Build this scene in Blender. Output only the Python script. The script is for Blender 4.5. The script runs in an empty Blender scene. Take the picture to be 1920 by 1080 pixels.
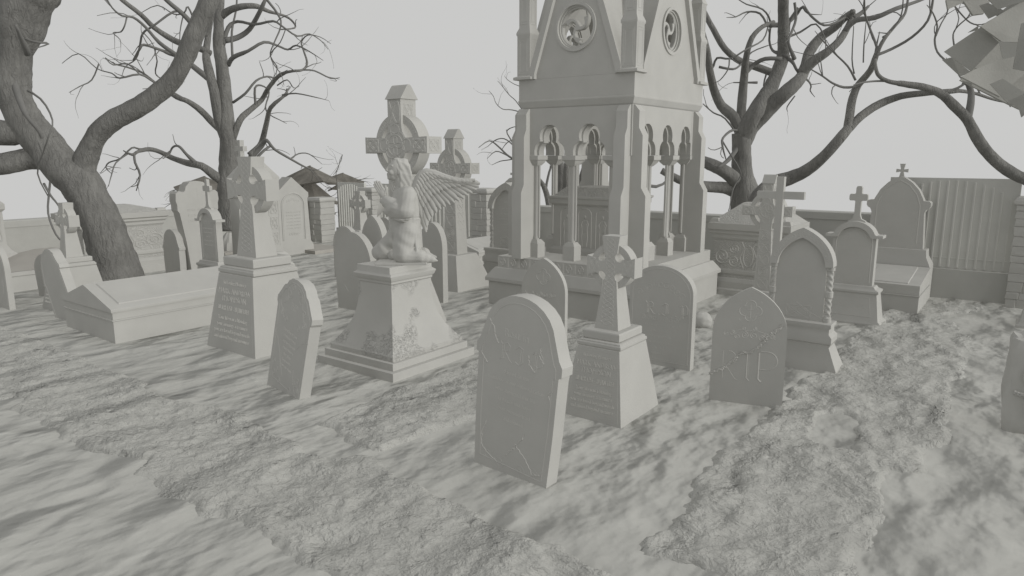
import bpy, math, random
from mathutils import Vector, Matrix, noise
R=math.radians; PI=math.pi
scn=bpy.context.scene; COL=scn.collection
random.seed(7)

# ---------------------------------------------------------------- materials
def new_mat(name):
    m=bpy.data.materials.new(name); m.use_nodes=True
    n=m.node_tree.nodes; l=m.node_tree.links
    b=n['Principled BSDF']; b.inputs['Roughness'].default_value=.93
    b.inputs['Specular IOR Level'].default_value=.12
    return m,n,l,b
def noise_node(n,l,vec,scale,detail=4,rough=.55,dist=0):
    t=n.new('ShaderNodeTexNoise'); t.inputs['Scale'].default_value=scale; t.inputs['Detail'].default_value=detail
    t.inputs['Roughness'].default_value=rough; t.inputs['Distortion'].default_value=dist
    l.new(vec,t.inputs['Vector']); return t
def tint(n,l,fac,c0,c1,p0=.3,p1=.7):
    r=n.new('ShaderNodeValToRGB'); r.color_ramp.elements[0].position=p0; r.color_ramp.elements[1].position=p1
    r.color_ramp.elements[0].color=(*c0,1); r.color_ramp.elements[1].color=(*c1,1); l.new(fac,r.inputs[0]); return r
def bump(n,l,h,strength,dist,prev=None):
    b=n.new('ShaderNodeBump'); b.inputs['Strength'].default_value=strength; b.inputs['Distance'].default_value=dist
    l.new(h,b.inputs['Height'])
    if prev: l.new(prev.outputs[0],b.inputs['Normal'])
    return b
def stone(name,c=(.474,.471,.449),var=.05,grain=90,gs=.25,gd=.004,big=.5,kind=None):
    m,n,l,b=new_mat(name)
    tc=n.new('ShaderNodeTexCoord').outputs['Object']
    a=noise_node(n,l,tc,3.2,5)
    lo=tuple(x*(1-var) for x in c); hi=tuple(x*(1+var*.6) for x in c)
    ra=tint(n,l,a.outputs[0],lo,hi); l.new(ra.outputs[0],b.inputs['Base Color'])
    g=noise_node(n,l,tc,grain,3,.6)
    bp=bump(n,l,g.outputs[0],gs,gd)
    if big: 
        g2=noise_node(n,l,tc,9,4); bp=bump(n,l,g2.outputs[0],big*.3,.008,bp)
    if kind=='carved':      # carved scrollwork cut in the surface
        mp=n.new('ShaderNodeMapping'); l.new(tc,mp.inputs[0])
        d=noise_node(n,l,mp.outputs[0],5,1)
        ad=n.new('ShaderNodeMixRGB'); ad.blend_type='LINEAR_LIGHT'; ad.inputs[0].default_value=.35
        l.new(mp.outputs[0],ad.inputs[1]); l.new(d.outputs[1],ad.inputs[2])
        v=n.new('ShaderNodeTexVoronoi'); v.inputs['Scale'].default_value=4.6; l.new(ad.outputs[0],v.inputs['Vector'])
        mu=n.new('ShaderNodeMath'); mu.operation='MULTIPLY'; mu.inputs[1].default_value=34; l.new(v.outputs['Distance'],mu.inputs[0])
        sn=n.new('ShaderNodeMath'); sn.operation='SINE'; l.new(mu.outputs[0],sn.inputs[0])
        bp=bump(n,l,sn.outputs[0],.42,.009,bp)
    if kind=='weather':     # flaking and hairline cracks in patches
        v=noise_node(n,l,tc,26,6,.7,1.5); mk=noise_node(n,l,tc,2.6,2)
        r=tint(n,l,mk.outputs[0],(0,0,0),(1,1,1),.53,.6)
        r2=tint(n,l,v.outputs[0],(1,1,1),(0,0,0),.5,.53)
        mu=n.new('ShaderNodeMath'); mu.operation='MULTIPLY'; l.new(r.outputs[0],mu.inputs[0]); l.new(r2.outputs[0],mu.inputs[1])
        bp=bump(n,l,mu.outputs[0],.8,.007,bp)
    if kind=='drybrick':    # rough coursed rubble
        br=n.new('ShaderNodeTexVoronoi'); br.inputs['Scale'].default_value=7; mp=n.new('ShaderNodeMapping'); mp.inputs['Scale'].default_value=(1,1,1.9)
        l.new(tc,mp.inputs[0]); l.new(mp.outputs[0],br.inputs['Vector']); bp=bump(n,l,br.outputs[0],.5,.015,bp)
    if kind=='bark':
        mp=n.new('ShaderNodeMapping'); mp.inputs['Scale'].default_value=(1,1,.3); l.new(tc,mp.inputs[0])
        g3=noise_node(n,l,mp.outputs[0],16,6,.65,1.2); bp=bump(n,l,g3.outputs[0],1,.05,bp)
    l.new(bp.outputs[0],b.inputs['Normal']); return m
M_ST=stone('pale_stone'); M_FINE=stone('dressed_stone',grain=160,gs=.15,gd=.003,big=.2)
M_ROUGH=stone('rough_granite',grain=95,gs=.45,gd=.005,big=.25)
M_CARV=stone('carved_stone',kind='carved'); M_WEA=stone('weathered_stone',kind='weather',big=.3)
M_BODY=stone('statue_stone',grain=60,gs=.2,gd=.004,big=.5)
M_BRICK=stone('rubble_masonry',kind='drybrick')
M_WALL=stone('wall_render',c=(.46,.46,.437),big=1.2)
M_IRON=stone('painted_iron',c=(.55,.55,.525),grain=40)
M_BARK=stone('bark',c=(.235,.232,.22),var=.22,kind='bark')
M_TWIG=stone('twig_bark',c=(.19,.188,.18),var=.12,big=0)
M_WARM=stone('brownish_stone',c=(.42,.405,.375),var=.06)
M_LEAF=stone('pale_leaf',c=(.37,.368,.345),var=.18,big=0)
M_LEAFD=stone('dull_leaf',c=(.19,.18,.16),var=.35,grain=30,gs=.8,gd=.02)
def ground_mat(name,scale,strength,dist,fine,finestr,c=(.455,.455,.43),lo=.25,fd=.012,big=.9,mid=.0):
    m,n,l,b=new_mat(name); tc=n.new('ShaderNodeTexCoord').outputs['Object']
    mp=n.new('ShaderNodeMapping'); mp.inputs['Scale'].default_value=(1.15,.72,1); mp.inputs['Rotation'].default_value=(0,0,R(6)); l.new(tc,mp.inputs[0])
    a=noise_node(n,l,mp.outputs[0],scale,2.6,.55,.0)
    ra=tint(n,l,a.outputs[0],tuple(x*.9 for x in c),tuple(x*1.04 for x in c)); l.new(ra.outputs[0],b.inputs['Base Color'])
    mk=noise_node(n,l,tc,.55,2); mr=n.new('ShaderNodeMapRange'); mr.inputs[1].default_value=.38; mr.inputs[2].default_value=.62; mr.inputs[3].default_value=lo; mr.inputs[4].default_value=1; l.new(mk.outputs[0],mr.inputs[0])
    mu=n.new('ShaderNodeMath'); mu.operation='MULTIPLY'; l.new(a.outputs[0],mu.inputs[0]); l.new(mr.outputs[0],mu.inputs[1])
    bp=bump(n,l,mu.outputs[0],strength,dist)
    g4=noise_node(n,l,mp.outputs[0],1.9,1.5,.5,.3); bp=bump(n,l,g4.outputs[0],big,.30,bp)
    g5=noise_node(n,l,tc,11,3,.6,.3); bp=bump(n,l,g5.outputs[0],mid,.045,bp)
    f=noise_node(n,l,tc,fine,5,.6,.6); bp=bump(n,l,f.outputs[0],finestr,fd,bp)
    l.new(bp.outputs[0],b.inputs['Normal']); return m
M_GR=ground_mat('trodden_earth',3.1,1,.16,20,.18,lo=.4,mid=.12)
M_PATH=ground_mat('broken_gravel',3.6,.7,.10,24,.6,lo=.4,fd=.03,mid=.8)

# ---------------------------------------------------------------- mesh helper
class MB:
    def __init__(s): s.v=[]; s.f=[]
    def add(s,v,f,M=None):
        o=len(s.v); s.v+= [tuple(M@Vector(p)) if M else tuple(p) for p in v]; s.f+=[tuple(i+o for i in q) for q in f]; return s
    def frus(s,a,b,M=None):   # a,b=(x0,x1,y0,y1,z)
        v=[(p[i],p[j],p[4]) for p in (a,b) for i,j in ((0,2),(1,2),(1,3),(0,3))]
        return s.add(v,[(3,2,1,0),(4,5,6,7),(0,1,5,4),(1,2,6,5),(2,3,7,6),(3,0,4,7)],M)
    def box(s,x0,x1,y0,y1,z0,z1,M=None): return s.frus((x0,x1,y0,y1,z0),(x0,x1,y0,y1,z1),M)
    def stack(s,prof,cx=0,cy=0,M=None):   # prof: (halfx,halfy,z) rings closed into one solid
        v=[];f=[]
        for hx,hy,z in prof: v+=[(cx-hx,cy-hy,z),(cx+hx,cy-hy,z),(cx+hx,cy+hy,z),(cx-hx,cy+hy,z)]
        for k in range(len(prof)-1):
            for i in range(4): j=(i+1)%4; f.append((4*k+i,4*k+j,4*k+4+j,4*k+4+i))
        n=4*(len(prof)-1); f+=[(3,2,1,0),(n,n+1,n+2,n+3)]
        return s.add(v,f,M)
    def prism(s,poly,y0,y1,M=None,taper=None):   # polygon in x,z extruded along y
        n=len(poly); v=[(x,y0,z) for x,z in poly]+[(x,y1,z) for x,z in poly]
        a=sum(poly[i][0]*poly[(i+1)%n][1]-poly[(i+1)%n][0]*poly[i][1] for i in range(n))
        f=[tuple(range(n)),tuple(range(2*n-1,n-1,-1))]+[(i,n+i,n+(i+1)%n,(i+1)%n) for i in range(n)]
        if a<0: f=[q[::-1] for q in f]
        return s.add(v,f,M)
    def tube(s,pts,rad,n=8,M=None,flat=1.):
        P=[Vector(p) for p in pts]; 
        if not hasattr(rad,'__len__'): rad=[rad]*len(P)
        v=[];f=[]; up=None
        for i,p in enumerate(P):
            t=(P[min(i+1,len(P)-1)]-P[max(i-1,0)])
            if t.length<1e-9: t=Vector((0,0,1))
            t.normalize()
            if up is None: up=t.orthogonal().normalized()
            up=(up-t*up.dot(t)); up=up.normalized() if up.length>1e-6 else t.orthogonal().normalized()
            b=t.cross(up)
            for k in range(n):
                a=2*PI*k/n; q=p+(up*math.cos(a)+b*math.sin(a))*rad[i]
                v.append(tuple(q))
        for i in range(len(P)-1):
            for k in range(n): j=(k+1)%n; f.append((i*n+k,i*n+j,i*n+n+j,i*n+n+k))
        f.append(tuple(range(n-1,-1,-1))); m=(len(P)-1)*n; f.append(tuple(range(m,m+n)))
        return s.add(v,f,M)
    def relief(s,pts,r,y=0,n=5,depth=.5,M=None):   # half-round moulding lying on the plane y
        r*=1.3; v=[];f=[];P=[Vector((a,0,b)) for a,b in pts]
        for i,p in enumerate(P):
            t=P[min(i+1,len(P)-1)]-P[max(i-1,0)]; t=t.normalized() if t.length>1e-9 else Vector((1,0,0))
            b=Vector((-t.z,0,t.x))
            for k in range(n):
                a=PI*k/(n-1); q=p+b*math.cos(a)*r; v.append((q.x,y+.002-math.sin(a)*r*2*depth,q.z))
        for i in range(len(P)-1):
            for k in range(n-1): f.append((i*n+k,i*n+k+1,i*n+n+k+1,i*n+n+k))
        return s.add(v,f,M)
    def lathe(s,prof,cx=0,cy=0,n=16,M=None):
        v=[];f=[]
        for r,z in prof:
            for k in range(n): a=2*PI*k/n; v.append((cx+r*math.cos(a),cy+r*math.sin(a),z))
        for i in range(len(prof)-1):
            for k in range(n): j=(k+1)%n; f.append((i*n+k,i*n+j,i*n+n+j,i*n+n+k))
        f.append(tuple(range(n-1,-1,-1))); m=(len(prof)-1)*n; f.append(tuple(range(m,m+n)))
        return s.add(v,f,M)
    def ball(s,c,r,n=12,M=None):
        if not hasattr(r,'__len__'): r=(r,r,r)
        pr=[(math.sin(PI*i/(n-1)),-math.cos(PI*i/(n-1))) for i in range(n)]
        v=[];f=[];m=n+4
        for a,z in pr:
            for k in range(m): t=2*PI*k/m; v.append((c[0]+r[0]*a*math.cos(t),c[1]+r[1]*a*math.sin(t),c[2]+r[2]*z))
        for i in range(n-1):
            for k in range(m): j=(k+1)%m; f.append((i*m+k,i*m+j,i*m+m+j,i*m+m+k))
        return s.add(v,f,M)
    def build(s,name,mat,parent=None,smooth=32,bevel=0,M=None):
        me=bpy.data.meshes.new(name); me.from_pydata([tuple(M@Vector(p)) for p in s.v] if M else s.v,[],s.f); me.validate()
        me.materials.append(mat)
        if smooth: me.shade_smooth(); me.set_sharp_from_angle(angle=R(smooth))
        o=bpy.data.objects.new(name,me); COL.objects.link(o); o.parent=parent
        if bevel:
            b=o.modifiers.new('bevel','BEVEL'); b.width=bevel; b.segments=2; b.limit_method='ANGLE'; b.angle_limit=R(40); b.harden_normals=True
        return o
def eval_obj(o):
    dg=bpy.context.evaluated_depsgraph_get(); dg.update()
    me=bpy.data.meshes.new_from_object(o.evaluated_get(dg)); return me
def flat(mb,loops,y0,y1,M=None,bev=0):      # filled outline with holes, x,z loops, thickness y0..y1
    cu=bpy.data.curves.new('c','CURVE'); cu.dimensions='2D'; cu.fill_mode='BOTH'; cu.extrude=abs(y1-y0)/2-bev; cu.bevel_depth=bev; cu.bevel_resolution=0
    if bev: cu.offset=-bev
    for lp in loops:
        sp=cu.splines.new('POLY'); sp.points.add(len(lp)-1)
        for i,(x,z) in enumerate(lp): sp.points[i].co=(x,z,0,1)
        sp.use_cyclic_u=True
    o=bpy.data.objects.new('c',cu); COL.objects.link(o); me=eval_obj(o)
    ym=(y0+y1)/2
    mb.add([(v.co.x,ym-v.co.z,v.co.y) for v in me.vertices],[tuple(p.vertices) for p in me.polygons],M)
    bpy.data.objects.remove(o); bpy.data.curves.remove(cu); bpy.data.meshes.remove(me); return mb
def text(mb,s,size,x,z,y=0,ex=.0025,align='CENTER',M=None,sx=1,space=1,shear=0):
    cu=bpy.data.curves.new('t','FONT'); cu.body=s; cu.size=size; cu.align_x=align; cu.extrude=ex; cu.space_line=space; cu.resolution_u=2; cu.shear=shear
    o=bpy.data.objects.new('t',cu); COL.objects.link(o); me=eval_obj(o)
    mb.add([(x+v.co.x*sx,y+.0005-v.co.z,z+v.co.y) for v in me.vertices],[tuple(p.vertices) for p in me.polygons],M)
    bpy.data.objects.remove(o); bpy.data.curves.remove(cu); bpy.data.meshes.remove(me); return mb
def thing(name,label,cat,loc=(0,0,0),rz=0,group=None,rot=None):
    o=bpy.data.objects.new(name,None); COL.objects.link(o); o.empty_display_size=.2
    o.location=loc; o.rotation_euler=rot or (0,0,R(rz)); o['label']=label; o['category']=cat
    if group: o['group']=group
    return o
def tag(o,label,cat,group=None):
    o['label']=label; o['category']=cat
    if group: o['group']=group
    return o
def kids(o): return [c for c in bpy.data.objects if c.parent==o]
def copy_tree(o,parent=None):
    c=o.copy(); COL.objects.link(c); c.parent=parent
    for ch in kids(o): copy_tree(ch,c)
    return c
def dup(o,label,loc,rz=0,scale=None,rot=None,group=None):
    c=copy_tree(o); c.location=loc; c.rotation_euler=rot or (0,0,R(rz)); c['label']=label
    if scale: c.scale=scale if hasattr(scale,'__len__') else (scale,)*3
    if group: c['group']=group
    return c

# ---------------------------------------------------------------- outlines & ornaments
def arc(cx,cz,rx,rz,a0,a1,n):
    return [(cx+rx*math.cos(R(a0+(a1-a0)*i/n)),cz+rz*math.sin(R(a0+(a1-a0)*i/n))) for i in range(n+1)]
def sym(half):      # right half, bottom to apex -> full loop
    return half+[(-x,z) for x,z in reversed(half) if x>1e-6]
def o_round(w,h,s): return sym([(w,-.12),(w,s)]+arc(0,s,w,h-s,0,90,12)[1:])
def o_point(w,h,s):
    return sym([(w,-.12),(w,s)]+[(w*(1-(1-math.cos(t))/(1-math.cos(1.1))) ,s+(h-s)*math.sin(t)/math.sin(1.1)) for t in [1.1*i/10 for i in range(1,11)]])
def o_ogee(w,h,ws,sh=.68):   # shoulders and round head, widening upwards
    k=h
    return sym([(w,-.12),(w+.02,.3*k),(ws-.02,(sh-.045)*k),(ws,(sh-.04)*k),(ws,(sh+.01)*k),(ws*.92,(sh+.045)*k),(ws*.83,(sh+.12)*k)]+
        [(ws*.79*math.cos(R(a)),(sh+.13)*k+(1-sh-.13)*k*math.sin(R(a))) for a in (20,35,50,65,78,90)])
def o_scallop(w,h):          # stepped serpentine head
    return sym([(w,-.12),(w,.7*h),(w*1.06,.725*h),(w*1.06,.77*h),(w*.9,.83*h),(w*.72,.9*h),(w*.6,.915*h),(w*.5,.955*h),(w*.3,.99*h),(0,h)])
def inset(loop,d,cx=0,cz=None,zmin=.05):
    cz=cz if cz is not None else max(z for x,z in loop)*.45
    mx=max(x for x,z in loop); mz=max(z for x,z in loop)
    return [(x*(1-d/mx),max(zmin,cz+(z-cz)*(1-d/(mz-cz)))) for x,z in loop]
def scroll(mb,cx,cz,r,turn=1.6,a0=0,dr=1,w=.0035,y=0,M=None):
    n=int(20*turn); P=[]
    for i in range(n+1):
        t=i/n; a=a0+dr*2*PI*turn*t; rr=r*(1-.85*t); P.append((cx+rr*math.cos(a),cz+rr*math.sin(a)))
    mb.relief(P,w,y,M=M)
def jag(pts,n=8,amp=.006,seed=1):
    rnd=random.Random(seed); o=[]
    for (a,b),(c,d) in zip(pts[:-1],pts[1:]):
        for i in range(n): t=i/n; o.append((a+(c-a)*t+rnd.uniform(-amp,amp),b+(d-b)*t+rnd.uniform(-amp,amp)))
    o.append(pts[-1]); return o
def cracks(parent,lines,w=.0028,y=0,seed=1):
    mb=MB()
    for i,L in enumerate(lines): mb.relief(jag(L,7,.005,seed+i),w,y,4,.45)
    return mb.build('crack',M_ST,parent)
def lattice(mb,x0,x1,z0,z1,n,y,w=.004,tap=1.,yf=None):   # two crossing wave cords
    for ph in (0,PI,PI/2,3*PI/2):
        P=[]
        for i in range(n*8+1):
            t=i/(n*8); z=z0+(z1-z0)*t; hw=((x1-x0)/2)*(1+(tap-1)*t)
            P.append(((x0+x1)/2+hw*math.sin(ph+t*n*PI),z))
        if yf:
            o=len(mb.v); mb.relief(P,w,0); 
            for k in range(o,len(mb.v)): x,yy,z=mb.v[k]; mb.v[k]=(x,yy+yf(z),z)
        else: mb.relief(P,w,y)
def ringline(mb,cx,cz,r,w,y,a0=0,a1=360,M=None): mb.relief(arc(cx,cz,r,r,a0,a1,24),w,y,M=M)
def knotknot(mb,x0,x1,z0,z1,w,y,M=None,n=3):     # interlace panel
    cx,cz=(x0+x1)/2,(z0+z1)/2; hx,hz=(x1-x0)/2,(z1-z0)/2
    P=[(cx+hx*.92*math.sin(n*t),cz+hz*.92*math.sin((n+1)*t+.6)) for t in [2*PI*i/110 for i in range(111)]]
    mb.relief(P,w,y,M=M)

# ---------------------------------------------------------------- ground & sky
def ground_h(x,y):
    h=.022*noise.noise(Vector((x*.55,y*.45,0)))+.010*noise.noise(Vector((x*2.1,y*1.3,3)))
    out=max(0,y-12.6)*.9+max(0,-15-x)*.9+max(0,x-12)*.5+max(0,-9-y)*.5
    return h-out
xs=[-60,-40,-28,-20]+[-16+.16*i for i in range(int(22/.16)+1)]+[9,14,24,40]
ys=[-40,-20,-10,-5]+[-2+.16*i for i in range(int(15.6/.16)+1)]+[16,22,34,50]
v=[(x,y,ground_h(x,y)) for y in ys for x in xs]; nx=len(xs)
f=[(j*nx+i,j*nx+i+1,j*nx+nx+i+1,j*nx+nx+i) for j in range(len(ys)-1) for i in range(nx-1)]
g=MB().add(v,f).build('ground',M_GR,smooth=180); g['kind']='structure'
def path(name,x0,x1,y0,y1,seed,rag=.5):
    st=.028; NX=int((x1-x0)/st); NY=int((y1-y0)/st); v=[];idx={};f=[]
    def e(x,y):   # ragged edge distance
        j=.10*noise.noise(Vector((x*1.1,y*1.1,seed)))+.06*noise.noise(Vector((x*4,y*4,seed+5)))+.03*noise.noise(Vector((x*14,y*14,seed+5)))
        hole=max(0,noise.noise(Vector((x*1.5,y*1.1,seed+20)))-.18)*rag
        return min(x-x0,x1-x,y-y0,y1-y)-.10+j*(1+rag*.5)-hole
    for j in range(NY+1):
        for i in range(NX+1):
            x=x0+i*st; y=y0+j*st; d=e(x,y)
            if d<-.12: continue
            n1=noise.fractal(Vector((x*5,y*5,seed)),.8,2,5); n2=noise.noise(Vector((x*23,y*19,seed))); n3=max(0,noise.noise(Vector((x*11,y*11,seed+2))))
            z=ground_h(x,y)+ (.004+.016+.015*n1+.017*n2*(.4+n3*1.8)+.014*max(0,1-abs(d-.05)/.05))*min(1,max(0,(d+.03)/.10)) - .014*(1-min(1,max(0,(d+.035)/.05)))
            idx[i,j]=len(v); z+=.010*max(0,noise.noise(Vector((x*31,y*31,seed+9))))**.5*min(1,max(0,d/.05)); v.append((x,y,z))
    for j in range(NY):
        for i in range(NX):
            q=[idx.get(k) for k in ((i,j),(i+1,j),(i+1,j+1),(i,j+1))]
            if None not in q: f.append(tuple(q))
    o=MB().add(v,f).build(name,M_PATH,smooth=180); o['kind']='structure'; return o
path('path',-11.5,.6,1.83,2.98,1.3); path('path',-4.34,-3.24,2.97,6.9,4.1); path('path',-1.60,-.30,2.9,11.4,7.7,1.6)
path('path',-8.9,-6.2,9.9,11.0,2.2)

# ================================================================= MONUMENTS
# ---- ring-headed cross on tapering inscribed base (facing -Y)
def ring_cross(label,loc):
    t=thing('ring_cross_headstone',label,'gravestone',loc)
    b=MB().stack([(.265,.325,-.1),(.263,.322,.012),(.182,.223,.555)]); b.build('base',M_ROUGH,t,bevel=.004)
    b=MB().stack([(.182,.213,.556),(.19,.221,.563),(.19,.221,.585),(.178,.209,.592),(.18,.21,.6),(.165,.195,.608)]); b.build('moulding',M_ROUGH,t,bevel=.003)
    b=MB().stack([(.150,.180,.608),(.160,.190,.615),(.160,.190,.668),(.152,.182,.676)]); b.box(-.172,.04,-.165,.165,.609,.662); b.build('plinth',M_ROUGH,t,bevel=.003)
    # head and shaft: one outline with four holes
    L=sym([(.103,.675),(.060,1.03)]+arc(.076,1.084,.036,.036,235,75,9)+[(.205,1.083),(.205,1.238)]+arc(.076,1.236,.036,.036,-75,-235,9)+[(.060,1.29),(.075,1.395)])
    b=MB()
    yh=lambda z: -(.105-.040*min(1,max(0,(z-.675)/.42)))
    flat(b,[L],-1,1)
    for k,(x,y,z) in enumerate(b.v): b.v[k]=(x,-yh(z)*(1 if y>0 else -1),z)
    b.build('cross_shaft',M_ST,t,bevel=.003)
    b=MB()
    flat(b,[arc(0,1.16,.178,.178,0,360,40)[:-1],arc(0,1.16,.128,.128,0,360,30)[:-1]],-.050,.050); b.build('ring',M_ROUGH,t)
    k=MB(); lattice(k,-.055,.055,.71,1.07,5,0,.0032,.72,yh); lattice(k,-.036,.036,1.08,1.38,4,0,.003,1,yh)
    k.relief([(-.088,.70),(-.058,1.06)],.0025,-.075); k.relief([(.088,.70),(.058,1.06)],.0025,-.075)
    for s in (-1,1):
        knotknot(k,min(s*.095,s*.19),max(s*.095,s*.19),1.10,1.222,.003,-.065,n=4)
        k.relief([(s*.1,1.102),(s*.195,1.093),(s*.195,1.229),(s*.1,1.22)],.0022,-.065)
        for a0 in (22,112,202,292):
            pass
    for a in range(15,360,15):
        if a%90 in (0,15,75): continue
        scroll(k,.153*math.cos(R(a)),1.16+.153*math.sin(R(a)),.017,1,R(a),1,.0024,-.050)
    k.build('knotwork',M_ST,t)
    i=MB()
    M=Matrix.Translation((0,-.3235,.0))@Matrix.Rotation(-math.atan2(.099,.543),4,'X')
    def tx(s,size,z,sx=1): text(i,s,size*1.08,0,z,0,.0045,M=M,sx=sx)
    tx('In Loving Memory',.034,.487,.9); tx('MARK ANDREW',.052,.418,.84); tx('THOMPSON',.052,.362,.86); tx('30 APR 1753 - 28 JAN 1814',.046,.295,.58)
    for n_,s in enumerate(('Your life was a blessing','your memory a treasure','you are loved beyond words','and missed beyond measure')): tx(s,.038,.225-.047*n_,.80)
    i.relief([(-.232,.03),(-.172,.538),(.172,.538),(.232,.03)],.003,0,M=M)
    i.build('inscription',M_ROUGH,t)
    return t
C2=ring_cross('ring-headed cross on inscribed tapering base, just right of the big cracked front headstone',(-2.565,4.775,0))
C1=dup(C2,'tall ring-headed cross on broad tapering base, between coffin-lid tomb and small leaning headstone',(-6.53,4.30,0),scale=(1.66,1.2,1.42))
C4=dup(C2,'ring-headed cross at far left, half behind the leaning headstone and the leaning tree trunk',(-10.25,3.97,0),scale=(1,1,.99))
C3=dup(C2,'small distant ring-headed cross before the ribbed panels left of the angel',(-9.9,8.7,0),scale=(1,1,.97))

# ---- house-capped high cross (K)
def high_cross(label,loc):
    t=thing('high_cross',label,'gravestone',loc)
    MB().stack([(.42,.44,-.1),(.415,.435,.02),(.235,.26,.5),(.225,.25,.51)]).build('base',M_FINE,t,bevel=.005)
    b=MB(); ny=.115
    L=sym([(.145,.505),(.098,1.56),(.105,1.66),(.14,1.73),(.42,1.72),(.42,1.88),(.14,1.87),(.10,1.93),(.088,2.0),(.088,2.235)])
    flat(b,[L],-ny,ny); 
    for k,(x,y,z) in enumerate(b.v):
        if z<1.6: b.v[k]=(x,y*(1.15-.15*(z/1.6)),z)
    b.build('cross_shaft',M_ST,t,bevel=.004)
    b=MB(); flat(b,[arc(0,1.8,.30,.30,0,360,48)[:-1],arc(0,1.8,.222,.222,0,360,40)[:-1]],-.082,.082); b.build('ring',M_ST,t,bevel=.003)
    b=MB(); Mx=Matrix.Rotation(PI/2,4,'Z')
    b.prism([(-.135,2.236),(.135,2.236),(.03,2.365),(.012,2.375),(-.012,2.375),(-.03,2.365)],-.108,.108,Mx); b.build('house_cap',M_ST,t,bevel=.003)
    k=MB(); yf=-ny
    knotknot(k,-.075,.075,2.0,2.22,.0072,yf,n=2); 
    for s in (-1,1): knotknot(k,min(s*.23,s*.40),max(s*.23,s*.40),1.73,1.86,.0072,yf,n=4)
    ringline(k,0,1.8,.10,.0065,yf); 
    for a in (45,135,225,315): ringline(k,.07*math.cos(R(a)),1.8+.07*math.sin(R(a)),.075,.0058,yf)
    for s in (-1,1): ringline(k,s*.15,1.8,.06,.0055,yf); ringline(k,0,1.8+s*.14,.06,.0055,yf)
    def yv(z): return -ny*(1.15-.15*(z/1.6))
    def at(fn,z,*a):
        o=len(k.v); fn(*a)
        for q in range(o,len(k.v)): x,y,zz=k.v[q]; k.v[q]=(x,y+yv(zz),zz)
    z=.62
    for kind in (0,1,2,0,1):
        if kind==0: at(knotknot,z,k,-.10,.10,z-.08,z+.08,.005,0)
        elif kind==1: at(scroll,z,k,0,z,.09,3,0,1,.0055,0)
        else: at(knotknot,z,k,-.09,.09,z-.08,z+.08,.005,0,None,2)
        at(k.relief,z,[(-.12,z+.095),(.12,z+.095)],.004,0); z+=.195
    for s in (-1,1): at(k.relief,z,[(s*.128,.53),(s*.09,1.55)],.004,0)
    Ms=Matrix.Translation((0,0,0))@Matrix.Rotation(PI/2,4,'Z')
    for q in range(8): knotknot(k,-.07,.07,.56+q*.12,.67+q*.12,.0035,-.135+q*.004,Ms)
    knotknot(k,-.08,.08,1.74,1.86,.004,-.42,Ms,n=4); knotknot(k,-.07,.07,2.03,2.2,.004,-.088,Ms,n=4)
    Mr=Matrix.Identity(4)
    for a in range(12,360,12):
        if a%90 in (0,12,78): continue
        r0=.244; r1=.278; c,s_=math.cos(R(a)),math.sin(R(a)); c2,s2=math.cos(R(a+6)),math.sin(R(a+6))
        k.relief([(r0*c,1.8+r0*s_),(r1*c,1.8+r1*s_),(r1*c2,1.8+r1*s2),(r0*c2,1.8+r0*s2)],.0035,-.082)
    k.build('knotwork',M_ST,t); return t
K2=high_cross('house-capped high cross standing behind the angel\'s spread wing',(-7.12,8.13,0))
K2.scale=(.95,.95,1)
K1=dup(K2,'largest house-capped high cross, rising directly behind the angel\'s head',(-5.97,5.92,0),scale=(1.18,1.05,1.17))
K3=dup(K2,'house-capped high cross with its arms overlapped by the plain wooden-looking cross at right',(-2.58,8.62,0),scale=(.70,.6,.745))
for o in kids(K1):
    if o.name.startswith('base'): o.scale=(.7,.7,1)
t=thing('plain_cross','plain smooth square-armed cross in front of the right-hand high cross','gravestone',(-2.22,7.8,0))
MB().stack([(.038,.036,-.1),(.038,.036,1.77)]).build('upright',M_FINE,t,bevel=.002)
MB().box(-.24,.25,-.031,.031,1.535,1.615).build('cross_arm',M_FINE,t,bevel=.002)

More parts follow.
